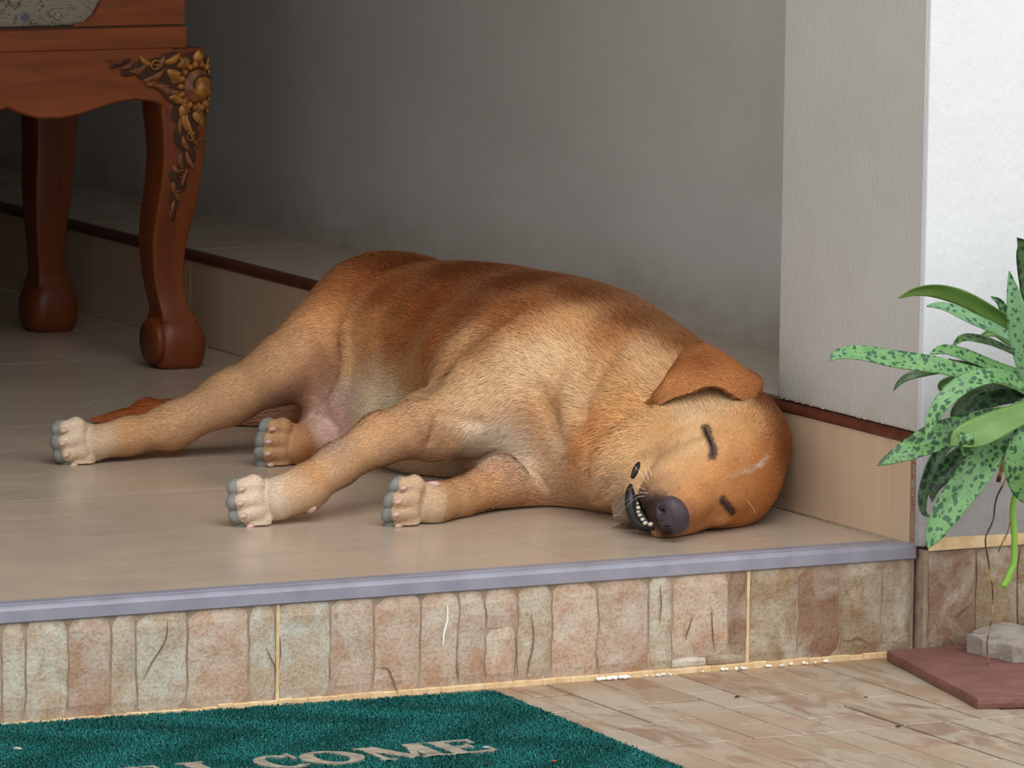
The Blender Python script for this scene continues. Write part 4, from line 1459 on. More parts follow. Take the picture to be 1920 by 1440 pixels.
def prim_d(pr, P):
    if pr[0] == 'rc':
        _, a, ra, b, rb, k, fl, ax, s = pr
        q = P - a
        ba = b - a
        if ax is not None:
            h = q @ ax
            q = q - np.outer(h * (1 - 1 / s), ax)
            ba = ba - ax * (ba @ ax) * (1 - 1 / s)
        t = np.clip(q @ ba / (ba @ ba), 0, 1)
        return np.sqrt(((q - t[:, None] * ba) ** 2).sum(1)) - (ra + t * (rb - ra))
    _, c, rad, axs, k, fl = pr
    q = (P - c) @ axs.T
    k0 = np.sqrt(((q / rad) ** 2).sum(1))
    k1 = np.sqrt(((q / rad ** 2) ** 2).sum(1)) + 1e-9
    return k0 * (k0 - 1) / k1


def prim_box(pr):
    if pr[0] == 'rc':
        m = max(pr[2], pr[4]) * max(1.0, pr[8])
        lo, hi = np.minimum(pr[1], pr[3]) - m, np.maximum(pr[1], pr[3]) + m
    else:
        m = pr[2].max()
        lo, hi = pr[1] - m, pr[1] + m
    return lo - pr[-4 if pr[0] == 'rc' else -2] - 0.006, hi + pr[-4 if pr[0] == 'rc' else -2] + 0.006


def seg_d(P, poly):
    best = np.full(len(P), 9.0)
    for a, b in zip(poly, poly[1:]):
        ba = b - a
        q = P - a
        t = np.clip(q @ ba / (ba @ ba), 0, 1)
        best = np.minimum(best, ((q - t[:, None] * ba) ** 2).sum(1))
    return np.sqrt(best)


DOG_O = np.array([-0.19228628, 0.65325165])
UD = np.array([0.888433, -0.459005])          # unit u in the room's x, y
VD = np.array([0.459005, 0.888433])


def finish(P, D):
    for poly, w, dep in CARVE:
        lo, hi = poly.min(0) - 3 * w, poly.max(0) + 3 * w
        m = np.all((P > lo) & (P < hi), axis=1)
        if m.any():
            D[m] += dep * np.exp(-(seg_d(P[m], poly) / w) ** 2)
    D = np.maximum(D, 0.0012 - P[:, 2])                                     # rests on the floor
    x = DOG_O[0] + P[:, 0] * UD[0] + P[:, 1] * VD[0]
    return np.maximum(D, -np.maximum(-0.0045 - x, P[:, 2] - 0.139))          # leans on the ledge


def sdf(P):
    D = np.full(len(P), 1.0)
    for i, pr in enumerate(PRIMS):
        lo, hi = prim_box(pr)
        m = np.all((P > lo) & (P < hi), axis=1)
        if not m.any():
            continue
        d = prim_d(pr, P[m])
        k = pr[-4] if pr[0] == 'rc' else pr[-2]
        a = D[m]
        h = np.maximum(k - np.abs(a - d), 0) / k
        D[m] = np.minimum(a, d) - h * h * k * 0.25
    return finish(P, D)


def grad(P, e=0.0008):
    g = np.zeros_like(P)
    for i in range(3):
        q = np.zeros(3)
        q[i] = e
        g[:, i] = sdf(P + q) - sdf(P - q)
    return g / (np.linalg.norm(g, axis=1)[:, None] + 1e-12)


def onto(P, n=4):
    P = np.array(P, float).reshape(-1, 3)
    for _ in range(n):
        P = P - grad(P) * np.clip(sdf(P), -0.02, 0.02)[:, None]
    return P

carve([(0.1659, -0.3195, 0.1416), (0.1455, -0.326, 0.1306), (0.1202, -0.331, 0.1149), (0.1013, -0.3267, 0.098), (0.094, -0.3271, 0.0754)], 0.0085, 0.010)
carve([(0.1772, -0.3331, 0.132), (0.1518, -0.3368, 0.1213), (0.1296, -0.345, 0.1074), (0.1139, -0.3481, 0.0915), (0.1079, -0.3489, 0.0659)], 0.012, -0.006)
carve([(0.036, -0.2284, 0.1419), (0.044, -0.2333, 0.1231), (0.0539, -0.2465, 0.1023), (0.0637, -0.2694, 0.0829)], 0.010, 0.007)
carve([(0.0788, -0.2376, 0.1665), (0.0695, -0.2472, 0.1384), (0.0729, -0.2702, 0.1123), (0.0794, -0.2972, 0.0871)], 0.013, -0.005)
carve([(0.1268, -0.2375, 0.1931), (0.1107, -0.2602, 0.1698), (0.0949, -0.2757, 0.1425), (0.0886, -0.2882, 0.1215)], 0.012, 0.005)
carve([(-0.0849, -0.2451, 0.1159), (-0.0898, -0.2517, 0.1044), (-0.096, -0.2551, 0.0846)], 0.006, 0.006)
carve([(-0.0849, -0.2451, 0.1159), (-0.0591, -0.2343, 0.1089), (-0.0365, -0.2261, 0.1048)], 0.008, 0.004)
carve([(-0.1016, -0.2197, 0.139), (-0.0831, -0.1699, 0.1621), (-0.051, -0.1649, 0.1947), (-0.0026, -0.1581, 0.224)], 0.014, 0.006)
carve([(-0.2106, 0.128, 0.1696), (-0.2076, 0.1045, 0.1386), (-0.212, 0.1019, 0.1049), (-0.2255, 0.112, 0.0795)], 0.009, -0.006)
carve([(-0.2272, 0.1441, 0.1538), (-0.2223, 0.1256, 0.1289), (-0.2303, 0.1297, 0.1044), (-0.2453, 0.1378, 0.0826)], 0.009, 0.006)
carve([(-0.2516, 0.1282, 0.0633), (-0.2362, 0.1143, 0.0599), (-0.2237, 0.1047, 0.0498)], 0.006, 0.004)
carve([(-0.0492, -0.1621, 0.0444), (-0.0199, -0.1931, 0.0598), (0.0093, -0.2321, 0.0593), (0.0322, -0.237, 0.042), (0.0453, -0.2377, 0.0259)], 0.006, 0.005)
carve([(0.1859, -0.3916, 0.0987), (0.1707, -0.3731, 0.0894), (0.1595, -0.368, 0.077)], 0.010, 0.003)
carve([H(0.085, 0, -0.004), H(0.05, 0, -0.001), H(0.02, 0, 0.0)], 0.010, 0.0015)
carve([(0.2136, -0.4283, 0.0852), (0.2009, -0.432, 0.0843), (0.1895, -0.4401, 0.079)], 0.006, 0.0022)
carve([(0.2429, -0.3771, 0.1229), (0.2466, -0.4069, 0.108), (0.2427, -0.4219, 0.0897)], 0.006, 0.0016)
carve([(0.2195, -0.3743, 0.1222), (0.2168, -0.4113, 0.1083), (0.2212, -0.4238, 0.0897)], 0.006, 0.0014)
carve([(0.1519, -0.3647, 0.0803), (0.1614, -0.3668, 0.0833), (0.1719, -0.3738, 0.0921), (0.1904, -0.3861, 0.1043)], 0.006, 0.0022)
carve([(0.1844, -0.3683, 0.1113), (0.1988, -0.3662, 0.1209), (0.2146, -0.3661, 0.1262)], 0.007, 0.0016)
carve([(0.1207, -0.3564, 0.0543), (0.1148, -0.3413, 0.0359), (0.1078, -0.3098, 0.0226)], 0.005, 0.003)
carve([(-0.0195, -0.2669, 0.0522), (-0.0353, -0.2943, 0.0398), (-0.0382, -0.3083, 0.0257)], 0.008, 0.0015)


# ------------------------------------------------------------------ dog: surface extraction (surface nets on a grid)
def surface_nets(lo, hi, h):
    n = np.ceil((hi - lo) / h).astype(int) + 1
    ax = [lo[i] + h * np.arange(n[i]) for i in range(3)]
    D = np.full(tuple(n), 1.0, np.float32)
    for pr in PRIMS:
        b0, b1 = prim_box(pr)
        i0 = np.maximum(np.floor((b0 - lo) / h).astype(int), 0)
        i1 = np.minimum(np.ceil((b1 - lo) / h).astype(int) + 1, n)
        if np.any(i1 <= i0):
            continue
        g = np.stack(np.meshgrid(*[ax[k][i0[k]:i1[k]] for k in range(3)], indexing='ij'), -1)
        d = prim_d(pr, g.reshape(-1, 3)).reshape(g.shape[:3])
        k = pr[-4] if pr[0] == 'rc' else pr[-2]
        sl = tuple(slice(i0[q], i1[q]) for q in range(3))
        a = D[sl]
        hh = np.maximum(k - np.abs(a - d), 0) / k
        D[sl] = np.minimum(a, d) - hh * hh * k * 0.25
    near = np.argwhere(np.abs(D) < 0.03)
    P = lo + near * h
    D[near[:, 0], near[:, 1], near[:, 2]] = finish(P, D[near[:, 0], near[:, 1], near[:, 2]].astype(float))
    s = D < 0
    c = s[:-1, :-1, :-1].astype(np.int8)
    tot = np.zeros_like(c)
    for dx in (0, 1):
        for dy in (0, 1):
            for dz in (0, 1):
                tot += s[dx:dx + n[0] - 1, dy:dy + n[1] - 1, dz:dz + n[2] - 1]
    cells = np.argwhere((tot > 0) & (tot < 8))
    idx = np.full(tot.shape, -1, np.int64)
    idx[cells[:, 0], cells[:, 1], cells[:, 2]] = np.arange(len(cells))
    acc = np.zeros((len(cells), 3))
    cnt = np.zeros(len(cells))
    corners = [(a, b, c_) for a in (0, 1) for b in (0, 1) for c_ in (0, 1)]
    for a in corners:
        for ax_ in range(3):
            if a[ax_] == 1:
                continue
            b = list(a)
            b[ax_] = 1
            va = D[cells[:, 0] + a[0], cells[:, 1] + a[1], cells[:, 2] + a[2]]
            vb = D[cells[:, 0] + b[0], cells[:, 1] + b[1], cells[:, 2] + b[2]]
            m = (va < 0) != (vb < 0)
            t = np.where(m, va / (va - vb + 1e-12), 0)
            p = np.tile(np.array(a, float), (len(cells), 1))
            p[:, ax_] += t
            acc[m] += p[m]
            cnt[m] += 1
    V = lo + (cells + acc / cnt[:, None]) * h
    faces = []
    for ax_ in range(3):
        o1, o2 = [(1, 2), (2, 0), (0, 1)][ax_]
        sh = [slice(None)] * 3
        sh2 = [slice(None)] * 3
        sh[ax_] = slice(0, -1)
        sh2[ax_] = slice(1, None)
        e = s[tuple(sh)] != s[tuple(sh2)]
        E_ = np.argwhere(e)
        E_ = E_[(E_[:, o1] > 0) & (E_[:, o2] > 0) & (E_[:, o1] < n[o1] - 1) & (E_[:, o2] < n[o2] - 1)]
        inside = s[E_[:, 0], E_[:, 1], E_[:, 2]]
        q = []
        for d1, d2 in ((-1, -1), (0, -1), (0, 0), (-1, 0)):
            c_ = E_.copy()
            c_[:, o1] += d1
            c_[:, o2] += d2
            q.append(idx[c_[:, 0], c_[:, 1], c_[:, 2]])
        q = np.stack(q, 1)
        q[~inside] = q[~inside][:, ::-1]
        faces.append(q)
    return V, np.concatenate(faces)


def fill_mesh(me, V, Fq):
    """Fq: (n,3) or (n,4) index array"""
    k = Fq.shape[1]
    me.vertices.add(len(V))
    me.vertices.foreach_set('co', np.asarray(V, np.float32).ravel())
    me.loops.add(Fq.size)
    me.loops.foreach_set('vertex_index', Fq.astype(np.int32).ravel())
    me.polygons.add(len(Fq))
    me.polygons.foreach_set('loop_start', (np.arange(len(Fq)) * k).astype(np.int32))
    me.update(calc_edges=True)



rng = np.random.default_rng(5)


def vnoise(P, s, seed=0):
    """cheap smooth noise from a few rotated sines"""
    r = np.random.default_rng(seed)
    o = np.zeros(len(P))
    for k in range(6):
        d = r.normal(size=3)
        d /= np.linalg.norm(d)
        o += np.sin(P @ d * s * (0.7 + 0.25 * k) + r.uniform(0, 6.28) + 1.3 * np.sin(P @ np.roll(d, 1) * s * 0.6 + k))
    return o / 6


GAP = np.array([(0.1492, -0.385, 0.0717), (0.1451, -0.41, 0.0593), (0.145, -0.43, 0.0432), (0.149, -0.43, 0.0273), (0.158, -0.435, 0.0123)])
MUZ = onto([(0.1546, -0.455, 0.0414), (0.1597, -0.46, 0.0333), (0.1647, -0.465, 0.0253), (0.1709, -0.475, 0.0168), (0.1799, -0.47, 0.0104), (0.1759, -0.47, 0.0211), (0.1733, -0.47, 0.0312), (0.1695, -0.465, 0.0393)])
JAWD = onto([(0.132, -0.3824, 0.0378), (0.1306, -0.3961, 0.0283), (0.132, -0.3985, 0.0172), (0.1387, -0.3918, 0.006)])
EYE1 = onto(catmull([(0.2277, -0.3765, 0.122), (0.23, -0.3874, 0.1159), (0.2334, -0.4058, 0.109), (0.2363, -0.4162, 0.1009), (0.235, -0.4218, 0.0934)], 4))
EYE2 = onto(catmull([(0.2477, -0.4264, 0.0427), (0.2524, -0.4211, 0.0369), (0.2572, -0.4148, 0.0303), (0.2614, -0.4058, 0.0232)], 4))


def marks(P):
    """bare dark skin round eyes, mouth and nose: returns weight and colour"""
    w = np.zeros(len(P))
    col = np.tile(np.array(srgb(50, 39, 38)[:3]), (len(P), 1))
    n = np.nonzero(np.linalg.norm(P - H(0.02, 0, -0.04), axis=1) < 0.13)[0]
    if len(n) == 0:
        return w, col
    q = P[n]
    jit = 0.0012 * vnoise(q, 700, 9)
    e1 = seg_d(q, EYE1) + jit
    e2 = seg_d(q, EYE2) + jit
    lw = np.clip(1 - (e1 - 0.0028) / 0.0040, 0, 0.85)
    lw = np.maximum(lw, np.clip(1 - (e2 - 0.0028) / 0.0040, 0, 0.85))
    r = (q - HO) / HS
    f, l, d = r @ HF, r @ HL, r @ HD
    gap = np.clip(1 - (seg_d(q, GAP) + jit - 0.008) / 0.004, 0, 1)
    ns_ = np.clip(1 - (seg_d(q, MUZ) + 2 * jit - 0.010) / 0.012, 0, 0.93)
    lo_ = np.clip(1 - (seg_d(q, JAWD) + 2 * jit - 0.005) / 0.010, 0, 0.8)
    nr = np.linalg.norm(r - np.array([0.084, 0, -0.024]), axis=1)
    ns_ = np.maximum(ns_, np.clip(1 - (nr - 0.023) / 0.005, 0, 1) * 0.95)
    grey = (lo_ > np.maximum(gap, ns_))[:, None]
    col[n] = np.where(grey, np.array(srgb(104, 94, 86)[:3]), col[n])
    w[n] = np.maximum.reduce([lw, gap, ns_, lo_])
    return w, col


def bare(P):
    w = marks(P)[0]
    return w > 0.86


glo = np.array([min(prim_box(p)[0][i] for p in PRIMS) for i in range(3)])
ghi = np.array([max(prim_box(p)[1][i] for p in PRIMS) for i in range(3)])
glo[2] = -0.004
BV, BF = surface_nets(glo, ghi, 0.0027)
for _ in range(2):
    BV -= grad(BV) * np.clip(sdf(BV), -0.003, 0.003)[:, None]
print('dog body', BV.shape, BF.shape)
dog = empty('dog', (DOG_O[0], DOG_O[1], 0.0), -0.47687813)
tag(dog, 'golden brown dog sleeping on its side with its head against the ledge', 'dog')

# coat colours: coat pattern plus painted crease and rib highlights, blended over the body
COAT = [
    ((-0.1539, 0.2267, 0.2408), (118, 62, 30)),
    ((-0.0705, 0.082, 0.2515), (112, 58, 28)),
    ((0.01, -0.0596, 0.2554), (110, 58, 28)),
    ((0.0819, -0.1342, 0.2452), (116, 62, 30)),
    ((0.1401, -0.188, 0.2197), (120, 66, 34)),
    ((0.1979, -0.2265, 0.1991), (150, 90, 50)),
    ((0.2425, -0.2555, 0.1774), (110, 60, 32)),
    ((0.2934, -0.2857, 0.1465), (120, 66, 36)),
    ((0.318, -0.3306, 0.0982), (140, 80, 44)),
    ((-0.1937, 0.1866, 0.2175), (186, 104, 54)),
    ((-0.1366, 0.0512, 0.207), (140, 82, 42)),
    ((-0.0551, -0.1059, 0.2203), (132, 72, 36)),
    ((0.0233, -0.1534, 0.2336), (150, 88, 48)),
    ((0.0753, -0.1874, 0.2187), (216, 160, 106)),
    ((0.1205, -0.217, 0.2034), (170, 108, 62)),
    ((-0.0217, -0.1833, 0.1974), (168, 106, 60)),
    ((-0.0941, -0.1027, 0.1863), (168, 98, 50)),
    ((-0.149, 0.0272, 0.1694), (150, 92, 50)),
    ((-0.1775, 0.0909, 0.1882), (204, 136, 82)),
    ((-0.2196, 0.1553, 0.1798), (222, 156, 102)),
    ((-0.2467, 0.159, 0.1653), (226, 168, 116)),
    ((-0.2735, 0.152, 0.1453), (204, 156, 112)),
    ((-0.2999, 0.139, 0.1261), (208, 162, 118)),
    ((-0.3474, 0.1441, 0.0975), (206, 160, 116)),
    ((-0.3948, 0.1465, 0.076), (208, 164, 122)),
    ((-0.448, 0.1296, 0.0434), (206, 160, 116)),
    ((-0.4802, 0.1051, 0.0328), (204, 156, 110)),
    ((-0.5194, 0.0852, 0.0316), (212, 180, 148)),
    ((-0.5592, 0.0759, 0.0392), (220, 196, 170)),
    ((-0.5391, 0.0784, 0.0154), (216, 190, 160)),
    ((-0.2459, 0.1475, 0.1189), (176, 128, 98)),
    ((-0.2729, 0.1508, 0.0839), (160, 116, 90)),
    ((-0.3253, 0.4459, 0.0224), (170, 124, 94)),
    ((-0.2325, 0.1454, 0.1399), (186, 134, 92)),
    ((-0.2039, 0.0944, 0.1331), (210, 160, 112)),
    ((-0.1758, 0.0475, 0.126), (200, 160, 122)),
    ((-0.1822, 0.0462, 0.0991), (232, 206, 170)),
    ((-0.1478, -0.0001, 0.099), (200, 178, 146)),
    ((-0.2032, 0.0823, 0.0872), (206, 176, 156)),
    ((-0.2309, 0.1149, 0.062), (216, 180, 162)),
    ((-0.2304, 0.1061, 0.0359), (212, 172, 156)),
    ((-0.1982, -0.3321, 0.0851), (190, 160, 140)),
    ((-0.1346, -0.0138, 0.1345), (184, 132, 82)),
    ((-0.1066, -0.1016, 0.1331), (186, 134, 84)),
    ((-0.0735, -0.1624, 0.1678), (190, 140, 92)),
    ((-0.0544, -0.1542, 0.1933), (196, 150, 104)),
    ((-0.0406, -0.2084, 0.1611), (228, 190, 146)),
    ((-0.0021, -0.2012, 0.1868), (232, 196, 150)),
    ((0.0496, -0.2128, 0.189), (234, 200, 156)),
    ((0.0884, -0.2415, 0.1736), (232, 196, 148)),
    ((0.0243, -0.2232, 0.1509), (230, 194, 150)),
    ((-0.0271, -0.2246, 0.1243), (222, 180, 134)),
    ((0.0249, -0.225, 0.1055), (208, 160, 112)),
    ((0.0632, -0.2514, 0.1291), (206, 152, 102)),
    ((-0.0919, -0.2199, 0.1359), (208, 164, 118)),
    ((-0.1172, -0.2447, 0.1258), (206, 162, 118)),
    ((-0.1545, -0.2973, 0.1066), (208, 162, 114)),
    ((-0.1917, -0.3344, 0.0791), (206, 156, 106)),
    ((-0.2286, -0.3689, 0.0579), (208, 160, 112)),
    ((-0.2532, -0.3881, 0.0412), (214, 178, 142)),
    ((-0.291, -0.3936, 0.0447), (222, 198, 172)),
    ((-0.2905, -0.4002, 0.0234), (222, 200, 176)),
    ((-0.3155, -0.4107, 0.0406), (216, 192, 168)),
    ((-0.1415, -0.2971, 0.0809), (200, 158, 120)),
    ((-0.1037, -0.2617, 0.0958), (190, 144, 108)),
    ((-0.2037, -0.3479, 0.0487), (200, 160, 124)),
    ((-0.0717, -0.2375, 0.0798), (206, 162, 120)),
    ((-0.0395, -0.2189, 0.0842), (238, 222, 200)),
    ((-0.0007, -0.2123, 0.0837), (238, 224, 204)),
    ((-0.0265, -0.2019, 0.0688), (222, 196, 164)),
    ((0.0254, -0.2183, 0.0653), (220, 190, 156)),
    ((0.0514, -0.2501, 0.0507), (214, 180, 144)),
    ((0.0771, -0.2802, 0.0359), (206, 160, 120)),
    ((0.0261, -0.2385, 0.016), (200, 140, 92)),
    ((-0.0067, -0.262, 0.0517), (196, 146, 110)),
    ((-0.0256, -0.2913, 0.0297), (206, 154, 106)),
    ((-0.0635, -0.3415, 0.0303), (206, 160, 112)),
    ((-0.1014, -0.3712, 0.0407), (212, 178, 142)),
    ((-0.1074, -0.378, 0.016), (212, 182, 150)),
    ((-0.1264, -0.3941, 0.0374), (206, 172, 140)),
    ((-0.1203, 0.0062, 0.0177), (196, 160, 124)),
    ((-0.0658, -0.1404, 0.0463), (170, 112, 70)),
    ((-0.2704, 0.0922, 0.0373), (180, 128, 84)),
    ((-0.2903, 0.0849, 0.0313), (200, 156, 112)),
    ((-0.2568, 0.0953, 0.0166), (170, 112, 68)),
    ((0.1203, -0.2617, 0.1702), (196, 144, 94)),
    ((0.1524, -0.2443, 0.1943), (228, 188, 140)),
    ((0.1713, -0.2738, 0.1789), (224, 180, 130)),
    ((0.1265, -0.3092, 0.1378), (210, 158, 104)),
    ((0.095, -0.3057, 0.1111), (206, 132, 72)),
    ((0.0761, -0.2953, 0.0964), (204, 128, 70)),
    ((0.1076, -0.3413, 0.0969), (210, 150, 92)),
    ((0.1392, -0.3174, 0.1326), (206, 146, 90)),
    ((0.0696, -0.265, 0.1246), (222, 186, 146)),
    ((0.0637, -0.2551, 0.0906), (224, 196, 160)),
    ((0.0891, -0.3172, 0.0674), (206, 150, 96)),
    ((0.1019, -0.3386, 0.0514), (216, 184, 150)),
    ((0.1212, -0.343, 0.033), (214, 178, 140)),
    ((0.1329, -0.3599, 0.087), (222, 178, 128)),
    ((0.1517, -0.3493, 0.1115), (216, 168, 116)),
    ((0.177, -0.3463, 0.1242), (212, 162, 108)),
    ((0.2087, -0.3418, 0.1368), (224, 186, 142)),
    ((0.247, -0.3364, 0.143), (222, 182, 134)),
    ((0.2783, -0.3579, 0.1271), (212, 156, 102)),
    ((0.2975, -0.3748, 0.0849), (196, 128, 76)),
    ((0.305, -0.3627, 0.0448), (196, 128, 74)),
    ((0.2647, -0.3937, 0.1064), (212, 158, 104)),
    ((0.2138, -0.4076, 0.1077), (222, 180, 130)),
    ((0.2326, -0.4319, 0.0733), (210, 150, 96)),
    ((0.2009, -0.4346, 0.0796), (210, 158, 110)),
    ((0.1823, -0.4189, 0.0898), (216, 172, 124)),
    ((0.1636, -0.4194, 0.0769), (210, 168, 124)),
    ((0.1755, -0.4572, 0.0636), (184, 140, 100)),
    ((0.163, -0.4612, 0.0576), (150, 110, 84)),
    ((0.2132, -0.4596, 0.0581), (206, 146, 92)),
    ((0.2455, -0.428, 0.0601), (204, 142, 90)),
    ((0.2263, -0.4527, 0.035), (196, 132, 82)),
    ((0.2784, -0.3994, 0.0371), (196, 128, 76)),
    ((0.2069, -0.4764, 0.0352), (180, 120, 84)),
    ((0.2713, -0.4055, 0.0699), (206, 140, 88)),
    ((0.0753, -0.195, 0.2132), (216, 164, 112)),
    ((0.1776, -0.2832, 0.1737), (224, 180, 130)),
    ((0.1013, -0.3021, 0.1236), (210, 136, 76)),
    ((0.1139, -0.2891, 0.1478), (222, 172, 116)),
    ((0.079, -0.2618, 0.1372), (232, 198, 152)),
    ((0.0729, -0.283, 0.1076), (230, 194, 148)),
    ((0.0408, -0.2269, 0.119), (206, 150, 98)),
    ((0.054, -0.2387, 0.1012), (200, 142, 92)),
    ((-0.1958, 0.0633, 0.0763), (230, 204, 172)),
    ((-0.2169, 0.099, 0.0643), (214, 172, 156)),
    ((-0.0201, -0.2079, 0.0763), (238, 224, 204)),
    ((0.0124, -0.2082, 0.0735), (232, 214, 190)),
    ((0.0256, -0.2281, 0.0537), (226, 200, 168)),
    ((-0.0524, -0.2211, 0.0778), (222, 190, 150)),
    ((-0.0665, -0.1976, 0.1594), (206, 160, 112)),
    ((0.1076, -0.2472, 0.1746), (200, 140, 86)),
    ((0.1301, -0.2265, 0.1982), (184, 116, 64)),
    ((0.2096, -0.2841, 0.1743), (196, 134, 84)),
    ((-0.1354, 0.008, 0.172), (162, 94, 48)),
    ((-0.1765, 0.0626, 0.1578), (196, 130, 76)),
    ((-0.1647, 0.1102, 0.2131), (140, 72, 34)),
    ((-0.2136, 0.1752, 0.198), (208, 140, 86)),
    ((-0.1093, 0.0147, 0.2117), (146, 76, 36)),
    ((-0.0091, -0.1507, 0.2197), (150, 82, 40)),
    ((0.0235, -0.187, 0.2115), (196, 134, 82)),
    ((-0.041, -0.1862, 0.1844), (186, 126, 76)),
    ((-0.1818, 0.0363, 0.0815), (232, 206, 172)),
    ((-0.1732, -0.3141, 0.0894), (210, 164, 118)),
    ((-0.1482, -0.2948, 0.1064), (212, 166, 120)),
    ((-0.1294, -0.2758, 0.1105), (212, 166, 120)),
    ((-0.1, 0.30, 0.10), (112, 60, 30)), ((0.10, 0.20, 0.08), (112, 60, 30)), ((0.24, 0.0, 0.09), (118, 64, 32)),
    ((-0.2559, 0.48, 0.0187), (150, 76, 38)), ((-0.3972, 0.475, 0.0204), (168, 88, 46)), ((-0.503, 0.47, 0.0168), (176, 94, 50)), ((-0.4467, 0.475, 0.0197), (172, 90, 46)), ((-0.5341, 0.46, 0.0049), (180, 104, 60))
]
CP = np.array([c[0] for c in COAT], float)
CC = np.array([srgb(*c[1])[:3] for c in COAT])


STRIPE = np.array([(0.3028, -0.3682, 0.0853), (0.2942, -0.3795, 0.0779), (0.2811, -0.3936, 0.0734), (0.266, -0.4108, 0.0719), (0.2454, -0.4281, 0.0652)])
DOTS = np.array([(0.1643, -0.4521, 0.0658), (0.1705, -0.4582, 0.0624), (0.1581, -0.4555, 0.0599), (0.1668, -0.4626, 0.0566), (0.1755, -0.4613, 0.0591), (0.1606, -0.4631, 0.0516), (0.1743, -0.4657, 0.0521), (0.1681, -0.4649, 0.0481), (0.1805, -0.4654, 0.0553), (0.1571, -0.4364, 0.0666), (0.1731, -0.4508, 0.0689), (0.1792, -0.4708, 0.0492), (0.1632, -0.463, 0.044), (0.1955, -0.4611, 0.0612)])


def coat(P, soft=0.017):
    out = np.zeros((len(P), 3))
    for i in range(0, len(P), 20000):
        q = P[i:i + 20000]
        d2 = ((q[:, None, :] - CP[None]) ** 2).sum(2)
        sf = soft * (0.8 + 1.0 * region(q))[:, None]
        w = 1.0 / (d2 + sf * sf) ** 2.4
        c = (w @ CC) / w.sum(1)[:, None]
        near = np.linalg.norm(q - HO, axis=1) < 0.14
        if near.any():
            qq = q[near]
            s_ = seg_d(qq, STRIPE)
            k_ = np.linalg.norm(qq - STRIPE[0], axis=1)
            f_ = (np.clip(1 - s_ / 0.0042, 0, 1) ** 0.7 * np.clip(1.05 - k_ / 0.075, 0, 1))[:, None]
            cq = c[near] * (1 - f_) + np.array(srgb(236, 222, 206)[:3]) * f_
            dd = np.sqrt(((qq[:, None] - DOTS[None]) ** 2).sum(2)).min(1)
            f2 = (np.exp(-(dd / 0.0018) ** 2) * 0.7)[:, None]
            c[near] = cq * (1 - f2) + np.array(srgb(60, 46, 38)[:3]) * f2
        out[i:i + 20000] = c
    return out


def flow(P, N):
    out = np.zeros_like(P)
    for pr in PRIMS:
        lo, hi = prim_box(pr)
        m = np.all((P > lo - 0.01) & (P < hi + 0.01), axis=1)
        if not m.any():
            continue
        w = np.exp(-np.clip(prim_d(pr, P[m]), 0, 1) / 0.007)
        fl = pr[-3] if pr[0] == 'rc' else pr[-1]
        out[m] += w[:, None] * fl
    out -= N * (out * N).sum(1)[:, None]
    return out / (np.linalg.norm(out, axis=1)[:, None] + 1e-9)


bn = grad(BV)
me = bpy.data.meshes.new('body')
# fur: short tapered blades growing out of the skin, part of the same mesh
tri = np.concatenate([BF[:, [0, 1, 2]], BF[:, [0, 2, 3]]])
A_, B_, C_ = BV[tri[:, 0]], BV[tri[:, 1]], BV[tri[:, 2]]
area = np.linalg.norm(np.cross(B_ - A_, C_ - A_), axis=1) * 0.5
ok = (A_[:, 2] > 0.003)
prob = area * ok
NH = 500000
pick = rng.choice(len(tri), NH, p=prob / prob.sum())
u_, v_ = rng.random(NH), rng.random(NH)
fl_ = u_ + v_ > 1
u_[fl_], v_[fl_] = 1 - u_[fl_], 1 - v_[fl_]
HP = A_[pick] + (B_ - A_)[pick] * u_[:, None] + (C_ - A_)[pick] * v_[:, None]
HN = grad(HP)
FL = flow(HP, HN)


def region(P):
    """0 on face and feet, 1 on the trunk"""
    r = np.ones(len(P))
    d = np.linalg.norm(P - H(0.01, 0, -0.03), axis=1)
    r = np.minimum(r, np.clip((d - 0.085) / 0.05, 0, 1))
    for pw in PAWS:
        c = np.mean([t[0] for t in pw], axis=0)
        d = np.linalg.norm(P - c, axis=1)
        r = np.minimum(r, np.clip((d - 0.05) / 0.22, 0, 1))
    return r


RG = region(HP)
ln = (0.0045 + 0.0105 * RG) * rng.uniform(0.7, 1.25, NH)
side = np.cross(HN, FL)
wob = 0.33 * vnoise(HP, 160, 1) + 0.15 * vnoise(HP, 420, 2) + rng.normal(0, 0.16, NH)
dirv = FL + side * wob[:, None] + HN * (0.20 + 0.16 * rng.random(NH) + 0.10 * vnoise(HP, 120, 4))[:, None]
dirv /= np.linalg.norm(dirv, axis=1)[:, None]
mid = HP + dirv * (ln * 0.55)[:, None]
tipv = HP + dirv * ln[:, None] - HN * (ln * 0.10)[:, None]
wd = (0.00026 + 0.00013 * RG) * rng.uniform(0.7, 1.3, NH)
sd_ = np.cross(HN, dirv)
sd_ /= np.linalg.norm(sd_, axis=1)[:, None]
base0 = HP - HN * 0.0008
v0 = base0 - sd_ * wd[:, None]
v1 = base0 + sd_ * wd[:, None]
v2 = mid + sd_ * (wd * 0.85)[:, None]
v3 = mid - sd_ * (wd * 0.85)[:, None]
good = (tipv[:, 2] > 0.0008)
